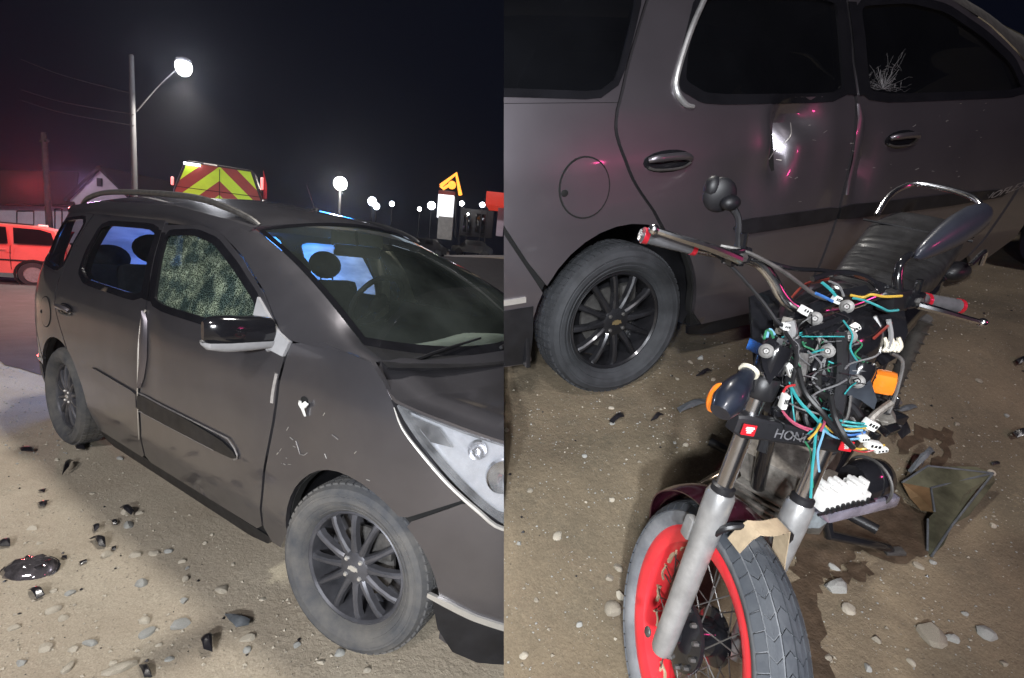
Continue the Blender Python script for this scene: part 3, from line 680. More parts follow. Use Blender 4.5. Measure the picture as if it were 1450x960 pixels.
        g.loft(secs, closed=False); g.build('buckled_edge', M['paint'], fd, solid=.004)
        g = G(); g.tube([c.P(x, z, .006) for x, z in ((-1.452, 1.04), (-1.468, .99), (-1.474, .85), (-1.478, .7), (-1.485, .6), (-1.505, .45), (-1.53, .34))], [.004, .006, .005, .004, .003, .003, .002], 6, smooth=4); g.build('scraped_edge', M['emb_silver'], fd)
        g = G(); q = [c.P(-.138 + x * .001, .862 + z * .001, o) for x, z, o in ((-42, 14, .006), (-20, 18, .014), (-8, 10, .02), (14, 26, .02), (28, 18, .014), (20, 4, .02), (2, -6, .016), (8, -34, .01), (-6, -38, .006), (-16, -10, .014), (-40, 2, .01))]
        g.add(q, [tuple(range(len(q)))]); g.build('torn_clip', M['white'], root, solid=.004, smooth=False)
        g = G(); g.ball(c.P(-.150, .882, .002), (.022, .004, .016)); g.build('hole', M['dark'], root)
        rs = random.Random(11)
        for k in range(13):
            if k < 4: x, z = rs.uniform(-.05, .40), rs.uniform(.66, .86)
            elif k < 20: x, z = rs.uniform(-.30, -.12), rs.uniform(.60, .74)
            else: x, z = rs.uniform(-1.4, -.5), rs.uniform(.65, .95)
            a = rs.uniform(-1, 1); L = rs.uniform(.004, .022); g = G()
            g.tube([c.P(x, z, .001), c.P(x + L * math.cos(a), z + L * math.sin(a), .0015)], rs.uniform(.0006, .0016), 5); g.build('scratch', M['emb_silver'], root)
        for pts, r in (([(-.19, .715), (-.172, .69), (-.16, .672)], .0016), ([(-.16, .672), (-.135, .675), (-.115, .69)], .0018), ([(.03, .803), (.05, .80), (.065, .797)], .0022), ([(-.325, .95), (-.335, .88), (-.34, .83)], .009)):
            g = G(); g.tube([c.P(x, z, .002) for x, z in pts], r, 5, smooth=3); g.build('scratch', M['primer'], root)
        # antenna
        g = G(); p0 = roof(.25, .62); g.tube([p0, (p0[0] - .10, p0[1], p0[2] + .16)], [.006, .002], 6); g.ball(p0, (.035, .02, .015)); g.build('antenna', M['blackp'], root)
    else:
        rs = random.Random(5)
        for k in range(30):
            x, z = rs.uniform(-1.9, -.7), rs.uniform(.7, 1.04); L = rs.uniform(.002, .018); g = G()
            g.tube([c.P(x, z, .001), c.P(x + L, z + rs.uniform(-.3, .5) * L, .001)], rs.uniform(.0005, .0011), 5); g.build('scratch', M['emb_silver'], root)
        g = G(); g.tube([c.P(x, z, .002) for x, z in ((-1.79, 1.0), (-1.82, .95), (-1.86, .90), (-1.93, .875))], [.001, .004, .003, .0015], 6, smooth=5); g.build('scratch', M['primer'], root)
        g = G(); secs = []
        for z, w in ((1.055, .010), (1.0, .040), (.92, .060), (.84, .050), (.76, .03), (.70, .015)):
            secs.append([c.P(-1.462 + w * t, z, .003 + .010 * math.sin(math.pi * t) + .004 * math.sin(z * 40)) for t in np.linspace(0, 1, 6)])
        g.loft(secs, closed=False); g.build('buckled_edge', M['paint'], fd, solid=.004)
        def blk(x, z, r):
            g = G(); g.ball(c.P(x, z, .002), r); return g
    return c

ROOT = LEFT
vanA = thing('damaged_van', 'bronze grey van seen from its front corner, with wing mirror, headlight and cracked side window', 'van', (0, 0, 0), 'grey crash vans')
CA = van(vanA, 1.0, 0., [(-.20, .80, .20, .25, .020), (-1.40, .80, .10, .2, .012)], 'A')
ROOT = RIGHT
vanB = thing('damaged_van', 'dark grey van behind the wrecked motorcycle, round fuel flap and rear wheel showing', 'van', (0, 0, 0), 'grey crash vans')
CB = van(vanB, 1.05, .50, [(-1.88, .93, .050, .11, .075), (-1.79, 1.02, .09, .055, .055), (-1.97, .93, .05, .10, -.016), (-1.38, .80, .05, .14, .045), (-2.05, .80, .14, .12, .022), (-1.62, .86, .06, .18, -.012)], 'B')

# ------------------------------------------------------------------ ground
def hA(x, y):
    """left spot: level shoulder, the land rises slowly far behind the van"""
    h = .085 * max(0, y - 9) - .0 * x
    if y > 60: h = .085 * 51 + .02 * (y - 60)
    if x < -20: h *= max(0., 1 - (-20 - x) / 30) 
    t = min(1, max(0, (-5.5 - x) / 4)); h -= .30 * t * t * (3 - 2 * t)
    return h + .012 * math.sin(x * 2.1 + y * 1.3) * math.sin(y * 2.7 - x * .8) * (1 if abs(y) < 6 else 0)
def hB(x, y):
    """right spot: dirt bank dropping towards the camera"""
    t = min(1, max(0, (-1.12 - y) / .62)); t = t * t * (3 - 2 * t)
    return -.20 * t - .10 * max(0, -1.9 - y) + .008 * math.sin(x * 3.1 + y * 1.7) * math.sin(y * 4.1 - x * .9)
def gA(u, v):
    d = ray(POSE_A, u, v); o = POSE_A[1]; t = 0.3
    for _ in range(4000):
        p = o + d * t
        if p[2] < hA(p[0], p[1]): break
        t += .004 + t * .002
    return Vector((p[0], p[1], hA(p[0], p[1])))
def gB(u, v):
    d = ray(POSE_B, u, v); o = POSE_B[1]; t = 0.3
    for _ in range(4000):
        p = o + d * t
        if p[2] < hB(p[0], p[1]): break
        t += .004
    return Vector((p[0], p[1], hB(p[0], p[1])))
def dirt(name, c1, c2, c3, wet=False, gran=1.):
    m = bpy.data.materials.new(name); m.use_nodes = True; nt = m.node_tree; b = nt.nodes['Principled BSDF']; L = nt.links.new
    tc = N(nt, 'ShaderNodeTexCoord')
    def noise(s, d=8, r=.6):
        n = N(nt, 'ShaderNodeTexNoise'); n.inputs['Scale'].default_value = s; n.inputs['Detail'].default_value = d; n.inputs['Roughness'].default_value = r
        L(tc.outputs['Object'], n.inputs['Vector']); return n.outputs[0]
    def ramp(src, p0, p1, a, bb):
        r = N(nt, 'ShaderNodeValToRGB'); r.color_ramp.elements[0].position = p0; r.color_ramp.elements[1].position = p1
        r.color_ramp.elements[0].color = (*a, 1); r.color_ramp.elements[1].color = (*bb, 1); L(src, r.inputs[0]); return r.outputs[0]
    def mix(f, a, bb, t='MIX'):
        x = N(nt, 'ShaderNodeMixRGB', blend_type=t)
        if isinstance(f, float): x.inputs[0].default_value = f
        else: L(f, x.inputs[0])
        L(a, x.inputs[1]); L(bb, x.inputs[2]); return x.outputs[0]
    base = ramp(noise(1.3), .36, .66, c1, c2)
    base = mix(ramp(noise(5, 9, .7), .5, .72, (0, 0, 0), (1, 1, 1)), base, ramp(noise(40), .3, .7, c3, c2))
    base = mix(.55, base, ramp(noise(160, 4), .30, .72, (.62, .6, .58), (1.3, 1.28, 1.25)), 'MULTIPLY')
    v = N(nt, 'ShaderNodeTexVoronoi'); v.inputs['Scale'].default_value = 70; v.inputs['Randomness'].default_value = 1; L(tc.outputs['Object'], v.inputs['Vector'])
    peb = ramp(v.outputs['Distance'], .10, .17, (1, 1, 1), (0, 0, 0))
    msk = N(nt, 'ShaderNodeMath', operation='MULTIPLY'); L(peb, msk.inputs[0]); L(ramp(noise(9, 3), .55, .62, (0, 0, 0), (1, 1, 1)), msk.inputs[1])
    base = mix(msk.outputs[0], base, ramp(v.outputs['Color'], .2, .9, (.20, .18, .14), (.46, .43, .36)))
    L(base, b.inputs['Base Color']); b.inputs['Roughness'].default_value = .92
    h = N(nt, 'ShaderNodeMath', operation='MULTIPLY_ADD'); L(noise(45, 10, .68), h.inputs[0]); h.inputs[1].default_value = 1.; L(msk.outputs[0], h.inputs[2])
    h2 = N(nt, 'ShaderNodeMath', operation='ADD'); L(h.outputs[0], h2.inputs[0]); L(noise(8, 6), h2.inputs[1])
    bp = N(nt, 'ShaderNodeBump'); bp.inputs['Strength'].default_value = .55; bp.inputs['Distance'].default_value = .014; L(h2.outputs[0], bp.inputs['Height']); L(bp.outputs[0], b.inputs['Normal'])
    return m
M['dirtA'] = dirt('shoulder_dirt', (.34, .29, .222), (.45, .395, .31), (.27, .24, .185))
M['dirtB'] = dirt('bank_dirt', (.100, .082, .056), (.215, .170, .112), (.085, .080, .060))
M['asphalt'] = mat('asphalt', (.052, .050, .052), .82, 0, .25, 3, .35, 140)
M['wet'] = mat('oil_wet_and_shade', (.075, .052, .034), .5, 0, .3, 22, .35, 110, rvar=.2)
def sheet(name, fn, xs, ys, m, side, jit=0.):
    nx, ny = len(xs), len(ys)
    vs = [(x, y, fn(x, y)) for x in xs for y in ys]
    fs = [(i * ny + j, (i + 1) * ny + j, (i + 1) * ny + j + 1, i * ny + j + 1) for i in range(nx - 1) for j in range(ny - 1)]
    o = G().add(vs, fs).build(name, m); o.matrix_world = ROOT; o['kind'] = 'structure'; o['side'] = side; return o
def axis(c, a, far, n): # fine near c, growing outwards
    t = np.linspace(-1, 1, n); k = math.asinh(far / a); return c + a * np.sinh(t * k)
ROOT = LEFT
sheet('ground', hA, axis(-1, 1.6, 380, 230), axis(-.5, 1.6, 380, 230), M['dirtA'], 'L')
# asphalt carriageway behind the van, ragged edge over the shoulder
rs = random.Random(3)
xs = list(np.concatenate([np.linspace(-60, -8, 30), np.linspace(-7.6, 4, 60), np.linspace(5, 60, 20)]))
vs, fs = [], []
for i, x in enumerate(xs):
    e = float(np.interp(x, [-60, -9, -5.0, -3.9, -3.2, -1, 60], [-1.2, -.9, -.55, -.30, .2, 1.25, 1.6])) + rs.uniform(-.05, .05)
    row = np.concatenate([np.linspace(e, e + 1, 4), np.linspace(e + 2, 20, 14), np.linspace(21, 29, 5)])
    vs += [(x, y, hA(x, y) + (.006 if x > -9 else .05)) for y in row]
n = 23
fs = [(i * n + j, (i + 1) * n + j, (i + 1) * n + j + 1, i * n + j + 1) for i in range(len(xs) - 1) for j in range(n - 1)]
o = G().add(vs, fs).build('road', M['asphalt']); o['kind'] = 'structure'; o['side'] = 'L'
ROOT = RIGHT
sheet('ground', hB, np.concatenate([axis(-2.6, .8, 14, 200)]), np.concatenate([np.linspace(-3.6, 0.2, 130), np.linspace(.4, 9, 22)]), M['dirtB'], 'R')
def blob_sheet(name, pts, label, lift=.004, n=4):
    """thin irregular sheet of wet stain and painted shade following the ground"""
    P = [gB(u, v) for u, v in pts]; poly = rnd([(p.x, p.y) for p in P], 2, .22); poly = dens(poly, .03)
    rs = random.Random(len(pts)); poly = [(x + rs.gauss(0, .009), y + rs.gauss(0, .009)) for x, y in poly]
    bd = np.array(poly); pts2 = list(poly)
    for gx in np.arange(bd[:, 0].min(), bd[:, 0].max(), .04):
        for gy in np.arange(bd[:, 1].min(), bd[:, 1].max(), .04):
            if inside((gx, gy), poly) and ((bd - (gx, gy)) ** 2).sum(1).min() > .0003: pts2.append((gx, gy))
    vo, _, fo, _, _, _ = delaunay_2d_cdt([Vector(p) for p in pts2], [(i, (i + 1) % len(poly)) for i in range(len(poly))], [], 0, 1e-6)
    fs = [tuple(f) for f in fo if inside(sum((vo[i] for i in f), Vector((0, 0))) / 3, poly)]
    g = G(); g.add([(v.x, v.y, hB(v.x, v.y) + lift) for v in vo], fs)
    o = g.build(name, M['wet']); o.matrix_world = ROOT; o['kind'] = 'structure'; o['side'] = 'R'; return o
blob_sheet('stain_and_shade', [(1128, 745), (1165, 720), (1200, 690), (1250, 688), (1292, 715), (1330, 742), (1318, 790), (1255, 800), (1210, 772), (1190, 815), (1150, 830), (1180, 960), (1175, 1040), (1120, 1040), (1120, 850)], '')  # strip beside the front tyre paints the motorcycle's cast shadow, the rest is wet
blob_sheet('stain_and_shade', [(1200, 795), (1230, 800), (1236, 815), (1215, 825), (1185, 830), (1175, 815)], '', .007)
blob_sheet('stain_and_shade', [(1265, 630), (1300, 605), (1345, 610), (1352, 640), (1330, 670), (1312, 668), (1335, 640), (1330, 622), (1300, 625), (1280, 650)], '')

# ------------------------------------------------------------------ stones and debris
def rock(r, seed, flat=.6):
    bm = bmesh.new(); bmesh.ops.create_icosphere(bm, subdivisions=2, radius=1); rs = random.Random(seed)
    ax = [Vector((rs.gauss(0, 1), rs.gauss(0, 1), rs.gauss(0, 1))).normalized() for _ in range(7)]; dd = [rs.uniform(.45, .85) for _ in ax]
    sx, sy = rs.uniform(.75, 1.1), rs.uniform(.55, .9)
    for v in bm.verts:
        p = v.co.copy()
        for a, d in zip(ax, dd):
            q = p.dot(a)
            if q > d: p -= a * (q - d) * .9
        v.co = Vector((p.x * sx, p.y * sy, p.z * flat)) * r
    g = G(); g.bm(bm); return g
ROCKS = []
def stone(p, r, k, side, group, label, lab_unique=None):
    o = rock(1, 100 + k).build('stone', M[('stone', 'stone2', 'stone3')[k % 3]] if side == 'R' else M[('stone', 'stone', 'stone3')[k % 3]], None, ang=25)
    o.matrix_world = ROOT @ Matrix.Translation(p + Vector((0, 0, r * .02))) @ Matrix.Rotation(k * 1.7, 4, 'Z') @ Matrix.Scale(r, 4)
    o['label'] = lab_unique or label; o['category'] = 'stone'; o['group'] = group; o['side'] = side
    return o
ROOT = LEFT
SA = [(178, 727, 13), (198, 727, 9), (182, 745, 15), (192, 788, 13), (219, 784, 13), (239, 781, 10), (46, 750, 10), (151, 788, 14), (202, 828, 15), (262, 822, 13), (258, 797, 9), (260, 852, 12), (75, 867, 13), (205, 882, 14), (208, 898, 15), (64, 918, 13), (105, 922, 11), (127, 914, 13), (95, 948, 15), (353, 905, 16), (350, 922, 11), (225, 915, 7), (90, 877, 10), (98, 842, 10), (75, 837, 8), (56, 770, 7), (170, 650, 8), (290, 771, 7), (300, 758, 6), (265, 806, 6), (160, 940, 8), (330, 800, 7), (240, 935, 8), (372, 850, 8), (20, 890, 9), (30, 940, 10), (130, 700, 6), (80, 652, 6), (420, 915, 9), (455, 940, 10), (520, 950, 9), (480, 925, 13)]
for k, (u, v, s) in enumerate(SA):
    p = gA(u, v); d = (p - Vector(POSE_A[1])).length
    stone(p, s * d / F * .60, k, 'L', 'pale stones on the road shoulder', 'small pale stone lying on the sandy shoulder beside the bronze grey van')
for u, v, s, lb in ((315, 837, 20, 'oval pale stone lying alone on the sand under the van sill'), (254, 887, 18, 'round pale stone between the dark shards near the photo bottom'), (170, 946, 24, 'largest wedge shaped pale stone at the bottom edge, tip pointing up')):
    p = gA(u, v); d = (p - Vector(POSE_A[1])).length
    stone(p, s * d / F * .60, 60 + v, 'L', 'pale stones on the road shoulder', '', lb)
def gravel(n, fn, box, seed, side, m, rmin, rmax):
    rs = random.Random(seed); g = G()
    base = [(1, 0, 0), (-1, 0, 0), (0, .8, 0), (0, -.9, 0), (0, 0, .7), (0, 0, -.5)]
    fs = [(0, 2, 4), (2, 1, 4), (1, 3, 4), (3, 0, 4), (2, 0, 5), (1, 2, 5), (3, 1, 5), (0, 3, 5)]
    for k in range(n):
        x, y = rs.uniform(box[0], box[1]), rs.uniform(box[2], box[3]); r = rmin + (rmax - rmin) * rs.random() ** 4; a = rs.uniform(0, 6.28)
        z = fn(x, y); ca, sa = math.cos(a), math.sin(a)
        g.add([(x + r * (vx * ca - vy * sa) * rs.uniform(.6, 1.2), y + r * (vx * sa + vy * ca) * rs.uniform(.6, 1.2), z + r * vz + r * .2) for vx, vy, vz in base], fs)
    o = g.build('gravel', m, None, smooth=False); o.matrix_world = ROOT; o['kind'] = 'stuff'; o['side'] = side
    o['label'] = ('tiny dark plastic crumbs strewn over the dirt ' if m is M['shard'] else 'fine gravel strewn over the dirt ') + ('beside the bronze grey van' if side == 'L' else 'round the wrecked motorcycle'); o['category'] = 'gravel'
gravel(3500, hA, (-5.2, 1.2, -1.9, -.75), 1, 'L', M['stone'], .0018, .010)
gravel(260, hA, (-4.2, .2, -1.8, -.9), 9, 'L', M['shard'], .002, .011)
gravel(5000, hA, (-2.2, .8, -1.7, -.75), 15, 'L', M['stone2'], .0012, .006)
gravel(1200, hA, (-5.2, -2.4, -1.2, 0), 5, 'L', M['stone3'], .002, .010)
ROOT = RIGHT
gravel(3500, hB, (-4.0, 0.8, -2.6, -.55), 2, 'R', M['stone2'], .0016, .008)
gravel(260, hB, (-3.6, .2, -2.2, -.6), 19, 'R', M['shard'], .002, .009)
gravel(5000, hB, (-3.9, -1.2, -2.3, -.75), 25, 'R', M['stone3'], .0010, .005)
gravel(700, hB, (-4.0, 0.8, -2.4, -.6), 3, 'R', M['stone'], .0016, .0075)
SB = [(867, 600, 8), (866, 579, 9), (971, 630, 10), (828, 646, 8), (717, 610, 10), (750, 695, 9), (955, 627, 6), (958, 537, 8), (977, 513, 9), (993, 508, 11), (879, 846, 20), (863, 819, 12), (1181, 804, 14), (1202, 864, 16), (1172, 932, 11), (1228, 947, 11), (866, 708, 9), (1300, 803, 11), (1321, 796, 7), (1403, 670, 9), (1354, 602, 7), (1395, 898, 16), (790, 760, 14), (760, 850, 8), (820, 885, 9), (742, 930, 12), (1240, 905, 12), (1345, 905, 14), (1290, 940, 9), (1420, 940, 9), (1365, 870, 8), (1405, 745, 8), (875, 804, 15), (1030, 560, 7), (830, 712, 6), (905, 655, 6), (735, 770, 7), (1010, 538, 7), (1385, 540, 8), (1425, 590, 7)]
for k, (u, v, s) in enumerate(SB):
    p = gB(u, v); d = (p - Vector(POSE_B[1])).length
    stone(p, s * d / F * .58, k + 200, 'R', 'stones on the dirt bank', 'small dull stone lying on the brown dirt round the wrecked motorcycle')
for u, v, s, lb in ((868, 865, 24, 'grey stone left of the red front wheel, larger than its neighbours'), (1183, 833, 26, 'pale stone on the wet stain right of the motorcycle front tyre'), (1318, 898, 30, 'largest pale stone on the dirt below the broken clear fairing')):
    p = gB(u, v); d = (p - Vector(POSE_B[1])).length
    stone(p, s * d / F * .58, 300 + v, 'R', 'stones on the dirt bank', '', lb)
def shard(poly, fn, m, label, side, th=.004, tilt=.25, curl=0., name='plastic_shard', grp=None):
    """a curled broken plate; outline given on the photo, lies on the ground"""
    P = [fn(u, v) for u, v in poly]; c = sum(P, Vector()) / len(P)
    q = dens([(p.x - c.x, p.y - c.y) for p in P], .02 if len(P) < 30 else .01)
    R = max(Vector(a).length for a in q) + 1e-6
    mid = [(a * .5, b * .5) for a, b in q]
    def up(a, b): rr = math.hypot(a, b) / R; return th + tilt * R * (.5 + .5 * math.sin(2.2 * a / R + 1.4)) + curl * R * rr * rr
    n = len(q); vs = [(a, b, up(a, b)) for a, b in q] + [(a, b, up(a, b) + .12 * R * (1 if curl <= 0 else 0)) for a, b in mid] + [(0, 0, up(0, 0) + .15 * R * (1 if curl <= 0 else 0))]
    fs = [(i, (i + 1) % n, n + (i + 1) % n, n + i) for i in range(n)] + [(n + i, n + (i + 1) % n, 2 * n) for i in range(n)]
    return single(G().add(vs, fs), name, m, label, 'debris', c, grp or ('broken plastic pieces beside the bronze van' if side == 'L' else 'broken plastic pieces round the motorcycle'), solid=th, smooth=True, ang=30)
ROOT = LEFT
DA = [([(286, 906), (299, 906), (301, 930), (288, 932), (284, 920)], 'shard', 'black folded shard with a white chip near the bottom of the photo', .7),
      ([(196, 945), (208, 945), (216, 962), (204, 966)], 'shard', 'black strip of plastic cut by the bottom edge of the photo', .3),
      ([(40, 838), (53, 836), (64, 848), (52, 852), (44, 846)], 'shard', 'black jagged shard just below the clear broken lens', .5),
      ([(0, 768), (14, 766), (15, 776), (0, 778)], 'shard', 'dark shard at the left edge above the clear lens', .4),
      ([(53, 714), (70, 712), (64, 720), (57, 720)], 'shard', 'dark triangular sliver farther up the sand toward the rear wheel', .4),
      ([(54, 696), (66, 694), (63, 699), (57, 698)], 'shard', 'thin dark sliver lying behind the triangular one', .3),
      ([(131, 749), (141, 745), (141, 752), (134, 756)], 'shard', 'small dark four sided chip left of the white stones', .5),
      ([(157, 740), (165, 738), (166, 745), (160, 746)], 'shard', 'small black chip nearest the pair of pale stones', .5),
      ([(126, 768), (138, 763), (149, 770), (150, 778), (140, 778), (134, 770)], 'shard', 'curved dark piece of trim below the small chips', .4),
      ([(169, 722), (176, 720), (190, 730), (186, 734), (176, 731)], 'shard', 'black scrap wedged behind the topmost pale stone', .5),
      ([(106, 634), (120, 634), (121, 640), (108, 640)], 'shard', 'dark sliver lying on sand next to the rear tyre', .4),
      ([(27, 636), (48, 638), (48, 643), (30, 643)], 'shard', 'flat dark scrap far left beyond the rear wheel', .2),
      ([(90, 668), (98, 656), (104, 656), (98, 670), (88, 678)], 'shard', 'long bent dark strip on the sand below the rear wheel', .3),
      ([(158, 776), (165, 776), (164, 781), (158, 781)], 'shard', 'tiny black chip right of the curved trim piece', .4),
      ([(112, 799), (122, 795), (124, 798), (114, 802)], 'shard', 'narrow dark chip between the clear lens and pale stones', .3),
      ([(87, 790), (95, 790), (95, 793), (88, 793)], 'shard', 'tiny dark crumb right of the clear lens tip', .3),
      ([(318, 873), (340, 880), (354, 884), (352, 892), (334, 896), (324, 886)], 'shard_grey', 'grey torn sheet of plastic lying near the front tyre', .25)]
for poly, mm, lb, tl in DA: shard(poly, gA, M[mm], lb, 'L', tilt=tl)
wc = shard([(288, 916), (294, 917), (290, 922)], gA, M['white'], 'tiny white chip stuck on the black folded shard', 'L', tilt=.3)
wc.location.z += .022
# clear lens bowl
P = gA(43, 809); t = thing('broken_lens', 'clear shiny headlamp lens bowl lying broken on the sand at far left', 'lens', P, None, Matrix.Rotation(R_(35), 4, 'Z') @ Matrix.Rotation(R_(12), 4, 'X'))
g = G(); n = 26; secs = []
for r, z in ((.02, .045), (.045, .042), (.07, .03), (.085, .012), (.088, .0)):
    secs.append([(r * 1.15 * math.cos(6.2832 * k / n) * (1 + .05 * math.sin(3 * k)), r * .85 * math.sin(6.2832 * k / n), z + .004 * math.sin(k * 2.3)) for k in range(n)])
g.loft(secs, closed=True, cap=False); g.add(secs[0], [tuple(range(n))]); g.build('lens_bowl', mat('smoky_lens', (.20, .18, .19), .08, .75, .5, 18, coat=1), t, solid=.003, ang=60)
g = G(); g.tube([(.1 * 1.03 * math.cos(6.2832 * k / n), .076 * math.sin(6.2832 * k / n), .004 + .002 * math.sin(k)) for k in range(n + 1)], .004, 6, cap=False); g.build('lens_rim', M['chrome'], t)
rs = random.Random(2)
for k in range(3):
    g = G(); a = rs.uniform(0, 6); x, y = .05 * math.cos(a), .04 * math.sin(a); g.add([(x, y, .042), (x + .03, y + .006, .045), (x + .02, y + .02, .04)], [(0, 1, 2)]); g.build('lens_chip', M['shard'], t, solid=.002)
ROOT = RIGHT
DB = [([(958, 580), (985, 570), (998, 567), (999, 574), (984, 580), (962, 586)], 'shard_grey', 'dull flat strip of plastic between the van wheel and orange indicator', .15),
      ([(862, 600), (882, 588), (884, 596), (868, 604)], 'shard', 'thin dark curled sliver below the van rear wheel', .4),
      ([(921, 598), (932, 589), (940, 590), (930, 598)], 'shard', 'shiny dark chip on dirt left of the orange indicator', .5),
      ([(985, 534), (1004, 527), (1008, 529), (996, 535)], 'shard', 'dark thin sliver near the van wheel tread', .4),
      ([(1402, 657), (1415, 656), (1414, 661), (1404, 661)], 'shard', 'tiny dark chip right of the wet drag mark', .3),
      ([(1430, 622), (1452, 616), (1452, 630), (1436, 629)], 'shard', 'dark lump of rubber at the right edge of the photo', .7),
      ([(1436, 516), (1452, 512), (1452, 524), (1440, 522)], 'shard', 'dark scrap at the right edge beneath the van', .6),
      ([(1268, 580), (1296, 574), (1298, 582), (1286, 588), (1270, 586)], 'shard_grey', 'grey flat plate behind the motorcycle engine on brown dirt', .2),
      ([(1282, 676), (1300, 672), (1308, 655), (1318, 652), (1316, 664), (1304, 676), (1286, 681)], 'shard_grey', 'blue grey curled strip standing above the clear fairing', .9),
      ([(1262, 612), (1276, 604), (1276, 622), (1280, 642), (1270, 642), (1262, 628)], 'shard', 'black torn mudguard piece leaning by the connectors', .9)]
for poly, mm, lb, tl in DB: shard(poly, gB, M[mm], lb, 'R', tilt=tl)
# broken clear fairing: three sided pyramid-like shell
t = thing('broken_fairing', 'clear brown stained triangular fairing shell lying broken on the wet dirt', 'fairing', gB(1330, 730))
c0 = gB(1330, 730)
def Fp(u, v, h): return gB(u, v) - c0 + Vector((0, 0, h))
smoke = mat('smoked_clear_shell', (.10, .098, .065), .16, .15, .45, 9, coat=.8, rvar=.08)
brown = mat('brown_stained_shell', (.16, .10, .05), .3, .1, .4, 9, coat=.5)
faces = {'shell_top': ([(1272, 700, .05), (1305, 684, .075), (1372, 684, .075), (1398, 690, .06), (1350, 705, .055), (1312, 708, .05)], smoke),
         'shell_side': ([(1312, 708, .05), (1350, 705, .055), (1398, 690, .06), (1405, 692, .03), (1370, 735, .012), (1345, 752, .025), (1318, 738, .04)], smoke),
         'shell_back': ([(1272, 700, .05), (1312, 708, .05), (1318, 738, .04), (1300, 732, .03), (1285, 715, .03)], brown),
         'shell_tip': ([(1318, 738, .04), (1345, 752, .025), (1335, 775, .01), (1318, 790, .004), (1310, 780, .006), (1310, 745, .03)], smoke)}
for nm, (pts, mm) in faces.items():
    V = [Fp(*p) for p in pts]; cc = sum(V, Vector()) / len(V) + Vector((0, 0, .006)); n = len(V)
    g = G(); g.add(V + [cc], [(i, (i + 1) % n, n) for i in range(n)]); g.build(nm, mm, t, solid=.004, ang=20)
g = G()
for a, b in (((1272, 700, .052), (1305, 684, .077)), ((1305, 684, .077), (1398, 690, .062)), ((1398, 690, .062), (1345, 752, .027)), ((1345, 752, .027), (1318, 790, .006)), ((1312, 708, .052), (1398, 690, .062)), ((1312, 708, .052), (1318, 738, .042)), ((1310, 745, .03), (1312, 782, .008))):
    g.tube([Fp(*a), Fp(*b)], .0035, 6)
g.build('shell_rim', M['shard_grey'], t)

# ------------------------------------------------------------------ wrecked motorcycle
ROOT = RIGHT
BO = Vector((-2.95, -1.80, -.2))
moto = thing('wrecked_motorcycle', 'wrecked motorcycle with red front rim, bare forks and torn coloured wiring on the dirt', 'motorcycle', BO)
KS = .93
MF = Matrix(((-.248249, .919931, .303478), (-.962043, -.270789, .033876), (.113342, -.283549, .952236)))
TF = Matrix.Translation(Vector((-3.11505, -1.90604, .06886)) - BO) @ MF.to_4x4() @ Matrix.Scale(KS, 4)      # fork: x forward, y rider's left, z up the fork
_f = Vector((-.93, -.368, 0)).normalized(); _l = Vector((.368, -.93, 0)).normalized(); le = R_(7)
_u = math.cos(le) * Vector((0, 0, 1)) + math.sin(le) * _l; _l2 = math.cos(le) * _l - math.sin(le) * Vector((0, 0, 1))
TR = Matrix.Translation(Vector((-2.92, -1.85, .68)) - BO) @ Matrix((_f, _l2, _u)).transposed().to_4x4() @ Matrix.Scale(KS, 4)   # frame: origin at the steering head
def q(u, v, d): return at(POSE_B, u, v, d) - BO
def qs(pts, d=None): return [q(p[0], p[1], p[2] if len(p) > 2 else d) for p in pts]
RT = [0]
